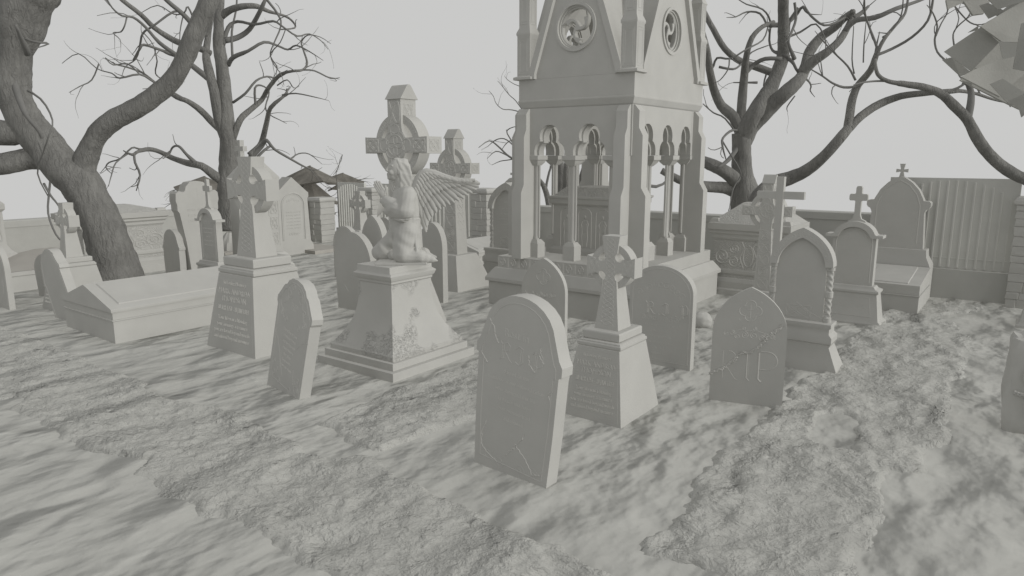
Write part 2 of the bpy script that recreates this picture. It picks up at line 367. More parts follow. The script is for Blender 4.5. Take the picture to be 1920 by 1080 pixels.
# ---- twisted-column headstone
def twisted(label,loc,rz=0):
    t=thing('columned_headstone',label,'gravestone',loc,rz)
    MB().stack([(.42,.16,-.1),(.42,.16,.03),(.39,.145,.10),(.33,.12,.24),(.345,.125,.26)]).build('base',M_ST,t,bevel=.004)
    MB().stack([(.335,.12,.26),(.35,.13,.275),(.35,.13,.33),(.32,.115,.36),(.32,.115,.41),(.335,.12,.42),(.335,.12,.455)]).build('moulding',M_ST,t,bevel=.004)
    bd=MB(); flat(bd,[o_point(.235,1.26,.98)],-.03,.06)
    bd.v=[(x,y,max(z,.45)) for x,y,z in bd.v]; bd.build('panel',M_ST,t)
    a=MB(); outer=o_point(.30,1.335,.98); inner=o_point(.225,1.24,.98)
    half=[p for p in outer if p[1]>=.98]; hin=[p for p in inner if p[1]>=.98]
    flat(a,[half+hin[::-1]],-.07,.075); a.build('arch',M_ST,t,bevel=.004)
    k=MB()
    for i in range(2,len(half)-2,1):
        x=(half[i][0]+hin[min(i,len(hin)-1)][0])/2; z=(half[i][1]+hin[min(i,len(hin)-1)][1])/2
        scroll(k,x,z,.022,1.2,i,1,.003,-.07)
    knotknot(k,-.13,.13,.47,.6,.003,-.03,n=4); k.build('carving',M_ST,t)
    for s in (-1,1):
        c=MB(); n=24; pr=[];v=[];f=[]
        Z=[.455+.525*i/110 for i in range(111)]
        for i,z in enumerate(Z):
            r=.032
            if z<.5 or z>.945: r=.042
            if abs(z-.72)<.028: r=.042
            tw=0 if r>.04 else 1
            for q in range(n):
                aa=2*PI*q/n; rr=r*(1+.13*tw*math.cos(3*aa+s*z*110)); v.append((s*.265+rr*math.cos(aa),-.005+rr*math.sin(aa),z))
        for i in range(110):
            for q in range(n): j=(q+1)%n; f.append((i*n+q,i*n+j,i*n+n+j,i*n+n+q))
        c.add(v,f); c.build('column',M_ST,t)
    i=MB(); text(i,'1811',.05,0,1.06,-.03,.002)
    for n_,s in enumerate(('In Memory','of a beloved wife','and devoted mother','who fell asleep','in peace')): text(i,s,.034,0,.98-.07*n_,-.03,.0015)
    i.build('inscription',M_ST,t)
    cracks(t,[[(-.02,.62),(.1,.54),(.2,.5),(.3,.46)],[(-.1,.2),(.05,.16),(.2,.15)]],.002,-.032)
    return t
T1=twisted('tall round-arched headstone with two twisted columns, right behind the cracked RIP stone',(-1.725,6.93,0),1)
T1.scale=(.95,1,1)
T4=dup(T1,'twisted-column headstone half hidden behind the canopied tomb, left side',(-6.68,8.9,0),scale=1.18)

# ---- arched headstone with ledges and small cross on top
def ledged(label,loc,rz=0):
    t=thing('arched_headstone',label,'gravestone',loc,rz)
    MB().stack([(.41,.19,-.1),(.41,.19,.02),(.37,.165,.055),(.325,.13,.37),(.345,.145,.385),(.345,.145,.41),(.30,.115,.43),(.28,.10,.46)]).build('base',M_ST,t,bevel=.003)
    b=MB(); flat(b,[sym([(.25,.455),(.25,1.05)]+arc(0,1.0,.25,.2,15,90,10))],-.06,.08); b.build('slab',M_ST,t)
    b=MB(); out=[(.33,1.04),(.33,1.075),(.255,1.075)]+arc(0,1.02,.25,.215,18,162,18)+[(-.255,1.075),(-.33,1.075),(-.33,1.04),(-.2,1.04)]+arc(0,.99,.2,.18,160,20,14)+[(.2,1.04)]
    flat(b,[out],-.11,.10); b.build('hood_mould',M_ST,t,bevel=.004)
    b=MB(); flat(b,[sym([(.115,1.2),(.10,1.235),(.05,1.26),(.034,1.31),(.034,1.47),(.045,1.478),(.094,1.478),(.105,1.492),(.105,1.54),(.094,1.556),(.045,1.556),(.034,1.57),(.034,1.63),(.022,1.65)])],-.032,.032)
    b.build('cross_finial',M_ST,t,bevel=.004)
    k=MB(); k.relief([(-.21,.5),(-.21,.98)]+arc(0,.98,.21,.17,180,0,14)+[(.21,.98),(.21,.5)],.006,-.06)
    k.relief([(-.185,.5),(-.185,.97)]+arc(0,.97,.185,.15,180,0,14)+[(.185,.97),(.185,.5)],.003,-.06)
    for s in (-1,1): scroll(k,s*.08,1.04,.05,1.5,0,s,.003,-.06); scroll(k,s*.08,.53,.045,1.5,0,s,.003,-.06); scroll(k,s*.16,.53,.03,1.3,0,-s,.003,-.06)
    M=Matrix.Translation((0,-.148,.2))@Matrix.Rotation(-.11,4,'X')
    k.relief([(-.28,-.1),(.28,-.1),(.25,.13),(-.25,.13),(-.28,-.1)],.004,0,M=M)
    for q in range(-4,5): scroll(k,q*.06,.02,.03,1.4,q,1 if q%2 else -1,.003,0,M=M)
    k.build('carving',M_ST,t)
    i=MB()
    for n_,s in enumerate(('Sacred to the memory','of a dear husband','and father','Gone from our home','but not our hearts')): text(i,s,.034,0,.93-.06*n_,-.06,.0015)
    i.build('inscription',M_ST,t); return t
T2=ledged('arched headstone with small blunt cross on top and carved sloping base, beside the desk-topped tomb',(-1.72,9.25,0))
T2.scale=(.95,1,.99)
S10=dup(T2,'arched headstone with blunt cross on top, left of the tall ring-headed cross',(-9.72,5.66,0),scale=(.86,.7,1))
T5=dup(T2,'headstone at the right frame edge showing only its sloping base',(.33,10.25,0))

# ---- large pointed headstone with flared cross on top
def pattee(label,loc,rz=0):
    t=thing('crowned_headstone',label,'gravestone',loc,rz)
    MB().stack([(.48,.2,-.1),(.48,.2,.47),(.47,.19,.5),(.42,.15,.6),(.41,.14,.70)]).build('base',M_ST,t,bevel=.004)
    b=MB(); flat(b,[sym([(.36,.70),(.33,1.2),(.35,1.25),(.385,1.27),(.40,1.30),(.40,1.345),(.38,1.365),(.31,1.37),(.30,1.40),(.24,1.52),(.15,1.62),(.05,1.69),(0,1.70)])],-.09,.09); b.build('slab',M_ST,t,bevel=.005)
    b=MB()
    pt=[(.032,1.695),(.018,1.765),(.075,1.755),(.075,1.805),(.018,1.797),(.034,1.875)]
    flat(b,[sym(pt)],-.022,.022); b.build('cross_finial',M_ST,t,bevel=.002)
    k=MB(); k.relief([(-.27,.78),(-.27,1.3),(-.22,1.45),(-.12,1.58),(0,1.65)],.006,-.09); k.relief([(-.24,1.3),(-.18,1.46),(-.08,1.58)],.003,-.09)
    k.relief([(.27,.78),(.27,1.3),(.22,1.45),(.12,1.58),(0,1.65)],.006,-.09)
    for q in range(5): scroll(k,.23,.85+q*.09,.03,1.4,q,1 if q%2 else -1,.003,-.09)
    k.build('carving',M_ST,t); return t
T3=pattee('large pointed headstone crowned by a flared cross, before the ribbed fence panel at right',(-1.58,11.32,0))
T3b=dup(T3,'pointed headstone crowned by a flared cross, peeping out left of the canopied tomb',(-8.35,11.3,0),scale=.915)

# ---- simple slabs
def slab(name,label,loop,th,loc,rz=0,rot=None,mat=M_ST,border=.03,bev=.004,group=None):
    t=thing(name,label,'gravestone',loc,rz,rot=rot,group=group)
    b=MB(); flat(b,[loop],0,th); b.build('slab',mat,t,bevel=bev)
    if border:
        k=MB(); q=inset(loop,border); k.relief(q+[q[0]],.0035,0); k.build('border',mat,t)
    return t
# front cracked headstone
S1=slab('cracked_headstone','big cracked round-shouldered headstone nearest the camera, leaning slightly to its right',o_ogee(.29,1.17,.335),.11,(-2.515,3.35,0),-3,rot=(R(0),R(5.2),R(-3)),border=.045)
b=MB(); text(b,'Rest in',.07,-.02,.90,0,.002); 
def blackletter(mb,word,x,z,h,w,r,y=0):
    G={'R':[[(0,0),(.12,.1),(.12,.85),(0,1)],[(.12,.85),(.45,1),(.6,.85),(.55,.6),(.15,.5)],[(.3,.5),(.6,.1),(.75,0)],[(.22,.1),(.22,.9)]],
       'I':[[(0,.8),(.2,1),(.45,.9),(.4,.7),(.45,.2),(.25,0),(0,.12)],[(.3,.9),(.28,.15)]],
       'P':[[(.05,.85),(.2,1),(.2,.1),(.1,-.15)],[(.2,.85),(.5,1),(.65,.8),(.62,.35),(.4,.2),(.2,.3)],[(.3,.9),(.3,-.05)]]}
    for c in word:
        if c in G:
            for L in G[c]: mb.relief([(x+a*w,z+b_*h) for a,b_ in L],r,y)
            x+=w*.95
        else: mb.ball((x+.1*w,y,z+.05*h),(r*1.6,r,r*1.6),6); x+=w*.35
blackletter(b,'RIP',-.14,.74,.12,.13,.0034)
for n_,s in enumerate(('Sacred to the','memory of our beloved father','who departed this life','in peace and hope','Ever remembered','and missed')): text(b,s,.036,0,.66-.062*n_,0,.0016)
for s in (-1,1):
    for q in range(2): scroll(b,s*(.08+.1*q),.06+.02*q,.04,1.3,0,s,.0025)
b.build('inscription',M_ST,S1)
cracks(S1,[[(-.24,.98),(-.2,.93),(-.19,.88),(-.16,.84)],[(.17,.9),(.16,.84),(.2,.8)],[(.08,.82),(.09,.77),(.14,.73)],[(-.3,.75),(-.27,.72),(-.24,.69)],[(.28,.66),(.25,.62),(.27,.58)],
 [(.10,.31),(.06,.24),(.02,.20)],[(.04,.21),(.0,.17),(-.04,.12)],[(.04,.21),(.12,.15),(.18,.07),(.25,.09)],[(-.22,.3),(-.25,.2),(-.24,.12)],[(-.24,.12),(-.19,.08),(-.1,.05)]],.0048,0,3)
# small leaning headstone
S2=slab('scalloped_headstone','narrow serpentine-topped headstone leaning back to the right, between ring-headed cross and angel pedestal',o_scallop(.285,1.01),.10,(-5.03,3.47,0),-9,rot=(R(-5.5),R(12),R(-10)),border=.035)
b=MB()
for s in (-1,1):
    for (x,z,r,d) in ((.1,.86,.045,1),(.17,.78,.035,-1),(.19,.68,.04,1),(.11,.63,.03,-1),(.05,.93,.03,-1),(.2,.1,.045,1),(.1,.06,.035,-1),(.22,.2,.025,-1),(.15,.15,.03,1)): scroll(b,s*x,z,r,1.6,0,s*d,.003)
for n_,s in enumerate(('Here lies at rest','a faithful friend','and loving soul','taken before','her time','Rest softly','in sweet sleep')): text(b,s,.036,-.01,.53-.053*n_,0,.0018)
text(b,'RIP',.09,0,.74,0,.0015); b.build('inscription',M_ST,S2)
cracks(S2,[[(-.14,.92),(-.12,.8)],[(-.22,.83),(-.24,.75),(-.15,.63)],[(-.285,.47),(-.2,.42),(-.12,.25),(-.06,.13)],[(.1,.92),(.14,.8),(.2,.68)],[(.285,.57),(.2,.53),(.12,.45)],[(.12,.26),(.14,.15),(.22,.03)]],.0032,0,11)
# blackletter R I P
S3=slab('inscribed_headstone','round-topped headstone with raised blackletter R.I.P, right behind the small ring-headed cross',o_round(.32,.975,.72),.09,(-2.77,6.09,0),1,border=.03)
b=MB(); blackletter(b,'R.I.P',-.15,.50,.12,.13,.005)
for s in (-1,1):
    for q in range(3): scroll(b,s*(.05+.06*q),.465,.025,1.4,q,s,.003)
for q in range(-4,5): scroll(b,q*.055,.8-.012*abs(q)**1.5,.035,1.2,q,1 if q%2 else -1,.003)
for n_,s in enumerate(('In loving memory of','a dear father','who passed away','in his seventieth year','At rest','reunited with','his beloved wife')): text(b,s,.036,.0,.39-.055*n_,0,.0016)
b.build('inscription',M_ST,S3); cracks(S3,[[(.32,.52),(.24,.47),(.15,.37)]],.003,0,5)
# RIP pointed stone with big diagonal crack
S4=slab('pointed_headstone','pointed headstone with thin RIP lettering and one long diagonal crack across it',o_point(.284,.965,.60),.045,(-1.745,5.54,0),16.3,border=0,bev=.003)
def quatre(mb,cx,cz,r,w,y=0):
    for a in (0,90,180,270): mb.relief(arc(cx+r*.8*math.cos(R(a)),cz+r*.8*math.sin(R(a)),r*.75,r*.75,a-105,a+105,14),w,y)
b=MB(); quatre(b,0,.775,.055,.0035); quatre(b,0,.775,.04,.002); b.relief([(0,.72),(0,.83)],.003); b.relief([(-.03,.785),(.03,.785)],.003)
for sx in (-1,1):
    for sz in (-1,1): b.relief([(sx*.075,.775+sz*.085),(sx*.082,.775+sz*.07)],.003)
    for (x,z,r,d) in ((.035,.575,.03,1),(.09,.56,.024,-1),(.13,.585,.022,1),(.175,.575,.02,-1),(.04,.63,.016,-1)): scroll(b,sx*x,z,r,1.7,PI/2,sx*d,.0035)
    b.relief([(sx*.0,.61),(sx*.06,.615),(sx*.12,.6),(sx*.2,.555)],.003)
b.build('carving',M_ST,S4)
b=MB(); W=.0045
def stroke(P,w=W): b.relief(P,w)
stroke([(-.215,.43),(-.15,.435)],.002); stroke([(-.19,.435),(-.19,.2)],.003); stroke([(-.15,.435)]+arc(-.15,.375,.06,.06,90,-90,10)+[(-.18,.315)],.0035); stroke([(-.17,.315),(-.09,.2),(-.07,.195)],.003)
stroke([(-.005,.44),(-.005,.22),(.02,.195)]); stroke([(.01,.44),(.01,.21)],.002)
stroke([(.085,.44),(.085,.22),(.11,.195)],.006); stroke([(.10,.45),(.15,.45)]+arc(.15,.375,.075,.075,90,-90,14)+[(.08,.30)],.004)
b.build('inscription',M_ST,S4)
b=MB(); P=jag([(-.29,.23),(-.2,.27),(-.12,.35),(-.06,.42),(.03,.44),(.09,.5),(.13,.56),(.19,.61),(.24,.68)],9,.008,4); b.relief(P,.0075,0,5,.5)
rr=random.Random(3)
for x,z in P:
    for _ in range(2):
        s=rr.uniform(.005,.014); q=Vector((x+rr.uniform(-.012,.012),-.001,z+rr.uniform(-.012,.012))); b.add([q+Vector((rr.uniform(-s,s),-rr.uniform(0,s),rr.uniform(-s,s))) for _ in range(4)],[(0,1,2),(0,3,1),(1,3,2),(0,2,3)])
b.build('crack',M_ST,S4,smooth=0)
# pointed stone before the canopied tomb
S5=slab('pointed_headstone','pointed headstone with quatrefoil carving, before the left part of the canopied tomb',o_point(.275,.93,.57),.055,(-4.12,6.1,0),1,border=0,bev=.003)
b=MB(); quatre(b,0,.73,.055,.0045); quatre(b,0,.73,.04,.0025); b.relief([(0,.68),(0,.78)],.003)
for sx in (-1,1):
    for (x,z,r,d) in ((.035,.535,.028,1),(.09,.53,.024,-1),(.14,.54,.02,1)): scroll(b,sx*x,z,r,1.7,PI/2,sx*d,.0045)
    for sz in (-1,1): b.relief([(sx*.075,.73+sz*.085),(sx*.082,.73+sz*.07)],.003)
b.build('carving',M_ST,S5); cracks(S5,[[(-.23,.56),(-.18,.5),(-.14,.46),(-.1,.38)],[(.275,.3),(.2,.28)]],.0045,0,9)
# edge and background slabs
S6=slab('round_headstone','round-topped headstone cut by the left frame edge',o_round(.33,.84,.5),.07,(-11.02,3.33,0),0,border=.03)
cracks(S6,[[(.2,.4),(.22,.3),(.18,.2)]],.004,0,2)
S7=slab('leaning_headstone','round-shouldered headstone leaning sharply left behind the coffin-lid tomb\'s near end',o_ogee(.27,1.0,.30),.11,(-9.36,3.50,-.05),0,rot=(0,R(-29),0),border=.03)
cracks(S7,[[(.2,.9),(.25,.85)]],.004,0,2)
S8=slab('leaning_headstone','dark thin headstone at far left, behind the sharply leaning one',o_round(.26,.62,.4),.1,(-11.2,4.0,0),0,rot=(0,R(-6),R(10)),border=0)
b=MB()
for n_ in range(6): text(b,'Rest in peace',.04,0,.4-.05*n_,0,.002)
b.build('inscription',M_ST,S8)
S9=slab('small_headstone','small round-shouldered headstone in front of the left chest tomb',o_ogee(.235,.77,.27,.6),.11,(-11.66,6.05,0),0,border=0)
S13=slab('round_headstone','round-topped dark-faced headstone immediately left of the angel pedestal',o_round(.345,1.03,.62),.10,(-6.97,5.98,0),0,rot=(0,R(-2.5),0),border=0,mat=M_ROUGH)
cracks(S13,[[(-.2,.35),(-.16,.3),(-.12,.25)]],.004,0,2)
S13b=slab('round_headstone','slim round-topped headstone just behind the dark-faced one left of the angel',o_round(.27,.86,.55),.09,(-9.02,7.55,0),0,border=.03)
S14=slab('pointed_headstone','pointed headstone seen between round headstones, below the angel\'s elbow',o_point(.25,1.02,.6),.13,(-8.85,8.0,0),0,border=.03)
S15=slab('round_headstone','farthest small headstone, just left of the angel\'s waist',o_ogee(.22,.87,.25,.6),.1,(-9.62,9.0,0),0,border=0,mat=M_BRICK)
S16=slab('round_headstone','round-topped headstone behind the angel\'s trailing foot',o_round(.215,1.1,.75),.1,(-6.58,7.0,0),0,border=0)
# heart-shouldered memorial facing +X
S11=slab('shouldered_memorial','tall bright memorial with raised round centre and shoulders, behind the leaning tree',sym([(.2,-.75),(.25,-.2),(.33,.3),(.36,.34),(.36,.44),(.38,.5),(.37,.62),(.32,.66),(.24,.64),(.21,.66),(.19,.73),(.12,.80),(0,.82)]),.2,(-11.35,6.42,.75),0,rot=(0,R(0),R(90)),border=0)
b=MB()
for n_,s in enumerate(('FRANK VINCENT','ELLEN FRANCES','EVELYN KNOTT')): text(b,s,.065,0,.32-.09*n_,0,.003,sx=.8)
text(b,'11 . 7',.09,.12,.0,0,.003); b.relief([(0,.72),(0,.56)],.003); b.relief([(-.04,.66),(.04,.66)],.003); b.build('inscription',M_ST,S11)
# draped urn-like mound beside it
mb=MB(); v=[];f=[]
for i in range(13):
    for k in range(30):
        a=2*PI*k/30; z=.30*(1-i/12)**.9; r=.17*math.sin(PI*.5*(.2+.8*i/12))*(1+.07*math.sin(a*9+i*.3)); v.append((r*math.cos(a),r*1.1*math.sin(a),z+.38))
for i in range(12):
    for k in range(30): j=(k+1)%30; f.append((i*30+k,i*30+30+k,i*30+30+j,i*30+j))
mb.add(v,f); t=thing('draped_urn','low plinth under folded stone drapery behind the arched headstone at left','statue',(-10.35,6.35,.1))
mb.build('drapery',M_ST,t); MB().stack([(.3,.3,-.15),(.3,.3,.05),(.25,.25,.08),(.25,.25,.34),(.28,.28,.36),(.28,.28,.4)]).build('plinth',M_WARM,t,bevel=.004)
# gabled memorial facing +X
S12=slab('gabled_memorial','bright gable-topped memorial with arched panel, right of the tall ring-headed cross',sym([(.46,-.1),(.46,.16),(.43,.22),(.40,.25),(.36,1.12),(.39,1.16),(.39,1.24),(.36,1.26),(0,1.56)]),.3,(-12.05,8.82,0),0,rot=(0,0,R(90)),border=0)
b=MB(); b.relief([(-.27,.3),(-.27,1.0)]+arc(0,1.0,.27,.24,180,0,16)+[(.27,1.0),(.27,.3)],.012,0); b.relief([(-.24,.3),(-.24,1.0)]+arc(0,1.0,.24,.21,180,0,16)+[(.24,1.0),(.24,.3)],.005,0)
for q in range(5): scroll(b,-.12+.06*q,1.12-.02*abs(q-2),.035,1.4,q,1,.004)
for q in range(4): scroll(b,-.09+.06*q,.42,.035,1.4,q,1,.005)
for n_ in range(6): text(b,'in loving memory',.05,0,.85-.065*n_,0,.003)
b.build('carving',M_ST,S12)

# ---- coped (coffin-lid) tombs
def coped(label,loc,W,L,e=.385,r=.585,lines=(.24,.335)):
    t=thing('coped_tomb',label,'tomb',loc)
    b=MB(); h=W/2
    b.box(-h,h,0,L,-.1,lines[0]); b.build('chest',M_FINE,t,bevel=.003)
    b=MB(); b.box(-h-.012,h+.012,-.012,L+.012,lines[0]+.004,lines[0]+.018); b.box(-h,h,0,L,lines[0]+.018,lines[1]); b.box(-h-.012,h+.012,-.012,L+.012,lines[1],lines[1]+.01)
    b.build('moulding',M_FINE,t,bevel=.002)
    b=MB(); b.prism([(-h-.02,lines[1]+.01),(h+.02,lines[1]+.01),(h+.02,e-.01),(h,e),(0,r),(-h,e),(-h-.02,e-.01)],-.02,L+.02); b.build('lid',M_FINE,t,bevel=.003)
    sl=math.atan2(r-e,h); 
    for s in (1,-1):
        M=Matrix.Translation((0,0,r))@Matrix.Rotation(s*sl,4,'Y'); d=h/math.cos(sl)
        b=MB(); x0,x1=(.03,d-.07); 
        if s<0: x0,x1=-x1,-x0
        b.frus((x0,x1,.10,L-.1,.001),(x0+.012,x1-.012,.112,L-.112,.012),M); b.build('lid_panel',M_FINE,t)
    return t
L1=coped('coffin-lidded tomb at left, with gable end toward the camera and long bright side',(-8.40,3.35,0),1.2,2.3)
L2=dup(L1,'coffin-lidded tomb in the distance between the high cross and canopied tomb',(-8.45,9.68,0),scale=(.86,.75,.78))
t=thing('desk_tomb','low tomb with desk-sloped lid under the large pointed headstone at right','tomb',(-1.42,10.1,0))
MB().box(-.34,.34,0,1.0,-.1,.24).build('chest',M_FINE,t,bevel=.003)
b=MB(); Mx=Matrix.Rotation(PI/2,4,'Z'); b.prism([(.0,.244),(1.0,.244),(1.0,.475),(.96,.48),(.0,.365)],-.34,.34,Mx); b.build('lid',M_FINE,t,bevel=.003)
b=MB(); M=Matrix.Translation((0,0,.366))@Matrix.Rotation(math.atan2(.115,.96),4,'X'); b.frus((-.29,.20,.06,.90,.0),(-.28,.19,.07,.89,.010),M); b.build('lid_panel',M_FINE,t)
MB().box(-.35,.35,-.012,1.005,.225,.238).build('moulding',M_FINE,t)
t=thing('hipped_tomb','low tomb with hipped lid at the left frame edge, before the boundary wall','tomb',(-12.75,3.8,0))
MB().box(-.7,.69,0,1.5,-.1,.22).build('chest',M_FINE,t,bevel=.003); MB().box(-.715,.705,-.015,1.515,.226,.29).build('moulding',M_FINE,t,bevel=.003)
b=MB(); b.frus((-.7,.69,0,1.5,.294),(-.03,.02,.62,.9,.52)); b.build('lid',M_WARM,t)
t=thing('flat_slab','flat grave slab lying before the gabled memorial','gravestone',(-12.5,9.4,0)); MB().box(-.8,.78,-.35,.45,-.05,.07).build('slab',M_WARM,t,bevel=.004)

# ---- carved chest tombs
def chest(label,loc,rz,W,D,scale=1):
    t=thing('chest_tomb',label,'tomb',loc,rz); h=W/2
    MB().stack([(h+.10,D/2+.1,-.1),(h+.1,D/2+.1,.09),(h+.07,D/2+.07,.11),(h+.07,D/2+.07,.2),(h+.03,D/2+.03,.25)],0,D/2).build('plinth',M_ST,t,bevel=.003)
    MB().stack([(h,D/2,.25),(h,D/2,.83)],0,D/2).build('chest',M_CARV,t)
    MB().stack([(h+.005,D/2+.005,.3),(h+.02,D/2+.02,.32),(h+.02,D/2+.02,.36),(h+.005,D/2+.005,.38)],0,D/2).build('moulding',M_ST,t)
    MB().stack([(h+.01,D/2+.01,.80),(h+.03,D/2+.03,.83),(h+.03,D/2+.03,.87),(h+.06,D/2+.06,.90),(h+.05,D/2+.05,.93),(h+.08,D/2+.08,.95),(h+.08,D/2+.08,1.04)],0,D/2).build('cornice',M_ST,t,bevel=.004)
    MB().stack([(h+.06,D/2+.06,1.04),(h*.45,D*.14,1.31),(h*.42,D*.11,1.32)],0,D/2).build('lid',M_CARV,t)
    k=MB()
    for s in (-1,1):
        k.frus((s*h-.07,s*h+.07,-.05,.08,1.042),(s*h-.05,s*h+.05,-.03,.06,1.10))
        k.relief([(s*.06,.4),(s*.12,.55),(s*.06,.7),(s*.1,.78)],.008,0); scroll(k,s*.2,.5,.09,1.8,0,s,.008); scroll(k,s*.2,.68,.07,1.6,PI,-s,.008); scroll(k,s*h*.75,.56,.12,2,0,s,.008)
    k.relief(arc(0,.58,.07,.15,0,360,20),.008,0); k.build('carving',M_ST,t)
    return t
CH2=chest('carved chest tomb with hipped lid, between the canopied tomb and the plain cross',(-3.22,9.95,0),0,1.0,.8)
CH1=dup(CH2,'carved chest tomb with hipped lid behind the leaning tree trunk',(-12.32,5.62,0),rz=90,scale=(1.3,1,1.0))
for o in kids(CH1):
    if o.name.startswith('lid'): o.scale=(1,1,.42); o.location=(0,0,.605)
    if o.name.startswith('carving'): o.location=(0,0,-.01)
t=thing('figured_tomb','chest tomb carved with standing figures inside the open canopied tomb','tomb',(-4.83,8.1,.665))
MB().stack([(.55,.45,0),(.55,.45,.06),(.5,.42,.1),(.5,.42,.66)],0,.45).build('chest',M_FINE,t,bevel=.003)
MB().stack([(.5,.42,.66),(.54,.46,.69),(.54,.46,.75),(.56,.48,.76),(.56,.48,.785)],0,.45).build('cornice',M_FINE,t,bevel=.003)
b=MB(); b.stack([(.5,.42,.785),(.38,.3,.9),(.37,.29,.905)],0,.45); b.build('lid',M_CARV,t)
for fx in (-.28,.0,.27):
    b=MB()
    for sx in (-1,1): b.relief([(fx+sx*.03,.12),(fx+sx*.045,.25),(fx+sx*.035,.36),(fx+sx*.055,.42),(fx+sx*.03,.47)],.006,.028)
    b.ball((fx,.032,.515),(.022,.012,.028),8); b.ball((fx,.035,.38),(.048,.014,.11),8); b.ball((fx,.035,.22),(.055,.012,.15),8); b.ball((fx+.02,.035,.45),(.05,.01,.03),8)
    b.relief([(fx-.1,.1),(fx-.1,.55)]+arc(fx,.55,.1,.08,180,0,8)+[(fx+.1,.55),(fx+.1,.1)],.005,.028); b.build('carved_figure',M_FINE,t)

# ---- canopied tomb (open gothic mausoleum)
X0,X1,Y0,Y1=-5.50,-3.88,7.56,9.52
mz=thing('canopied_tomb','towering open gothic canopy tomb with arcades and tall gables','tomb',(-4.76,8.6,0)); OFF=Matrix.Translation((4.76,-8.6,0))
def mbuild(mb,name,mat,parent=mz,**k): return mb.build(name,mat,parent,M=OFF,**k)
b=MB(); cx,cy=(-5.86-3.60)/2,(7.36+9.82)/2; hx,hy=1.13,1.23
b.stack([(hx,hy,-.25),(hx,hy,.33)],cx,cy); mbuild(b,'podium',M_FINE,bevel=.004)
b=MB(); b.stack([(hx+.035,hy+.035,.334),(hx+.035,hy+.035,.38),(hx-.05,hy-.05,.50),(hx-.06,hy-.06,.51),(hx-.09,hy-.09,.51),(hx-.09,hy-.09,.665)],cx,cy); mbuild(b,'step',M_FINE,bevel=.004)
fr=MB(); xs0=cx-hx+.09; yf=cy-hy+.09
for i in range(12):
    x=xs0+.085+i*(2*(hx-.09)-.17)/11; 
    for a in (0,90,180,270): fr.relief(arc(x+.02*math.cos(R(a)),.587+.024*math.sin(R(a)),.02,.024,a-100,a+100,8),.0062,yf)
    fr.relief([(x,.56),(x,.615)],.004,yf); fr.relief([(x+.09,.52),(x+.09,.655)],.005,yf); fr.relief([(x-.075,.655),(x+.075,.655),(x+.075,.52),(x-.075,.52),(x-.075,.655)],.003,yf)
fr.relief([(xs0,.515),(xs0+2*(hx-.09),.515)],.006,yf); mbuild(fr,'quatrefoil_frieze',M_FINE)
def trefoil(c,w=1):   # open at the bottom, from z=2.0
    P=[(c+.225*w,1.99),(c+.228*w,2.05),(c+.21*w,2.11),(c+.17*w,2.15),(c+.135*w,2.165)]
    P+=[(c+.145*w*math.cos(R(a)),2.225+.145*math.sin(R(a))) for a in range(-20,91,14)]
    L=[(2*c-x,z) for x,z in reversed(P)]
    return P+L[(1 if abs(L[0][0]-c)<.012 else 0):]
def arcade(xa,xb,cs,M,w=1.):
    o=[]
    for (g,y0,y1,ww) in ((0,-.0,.06,w*1.0),(1,.06,.16,w*.86),(2,.16,.22,w*1.0)):
        mb=MB(); lp=[(xa,1.99)]
        for c in cs:
            T=trefoil(c,ww)
            if g==1: T=[(x,z-(.018 if z>2.0 else 0)) for x,z in T]
            lp+=T[::-1]
        lp+=[(xb,1.99),(xb,2.575),(xa,2.575)]
        flat(mb,[lp],y0,y1,M); o.append(mb)
    a=MB()
    for q in o: a.add(q.v,q.f)
    mbuild(a,'arcade_wall',M_FINE)
Mf=Matrix.Translation((0,Y0,0)); cf=[-5.03,-4.45]
Mb=Matrix.Translation((X0+X1,Y1,0))@Matrix.Rotation(PI,4,'Z')
cr=[7.98,8.55,9.12]
Mr=Matrix.Translation((X1,0,0))@Matrix.Rotation(PI/2,4,'Z'); Ml=Matrix.Translation((X0,Y0+Y1,0))@Matrix.Rotation(-PI/2,4,'Z')
arcade(X0,X1,cf,Mf); arcade(X0,X1,[-4.87,-4.29],Mb); arcade(Y0+.224,Y1-.224,cr,Mr); arcade(Y0+.224,Y1-.224,cr,Ml)
def column(x,M):
    c=MB(); c.lathe([(.042,.90),(.042,.93),(.034,.95),(.034,1.86),(.04,1.875)],x,.11,16,M)
    for s in (-1,1): c.lathe([(.018,.92),(.018,1.87)],x+s*.045,.11,8,M)
    o=mbuild(c,'column',M_FINE)
    mbuild(MB().stack([(.085,.085,.662),(.085,.085,.85),(.05,.05,.90)],x,.11,M),'column_base',M_FINE,o,bevel=.003)
    mbuild(MB().stack([(.045,.045,1.86),(.075,.085,1.90),(.085,.10,1.925),(.10,.115,1.935),(.10,.115,1.988)],x,.11,M),'capital',M_FINE,o,bevel=.003)
for M in (Mf,Mb):
    for x in ((-5.30,-4.74,-4.16) if M is Mf else (-5.16,-4.58,-4.02)): column(x,M)
for M in (Mr,Ml):
    for x in (7.71,8.265,8.835,9.39): column(x,M)
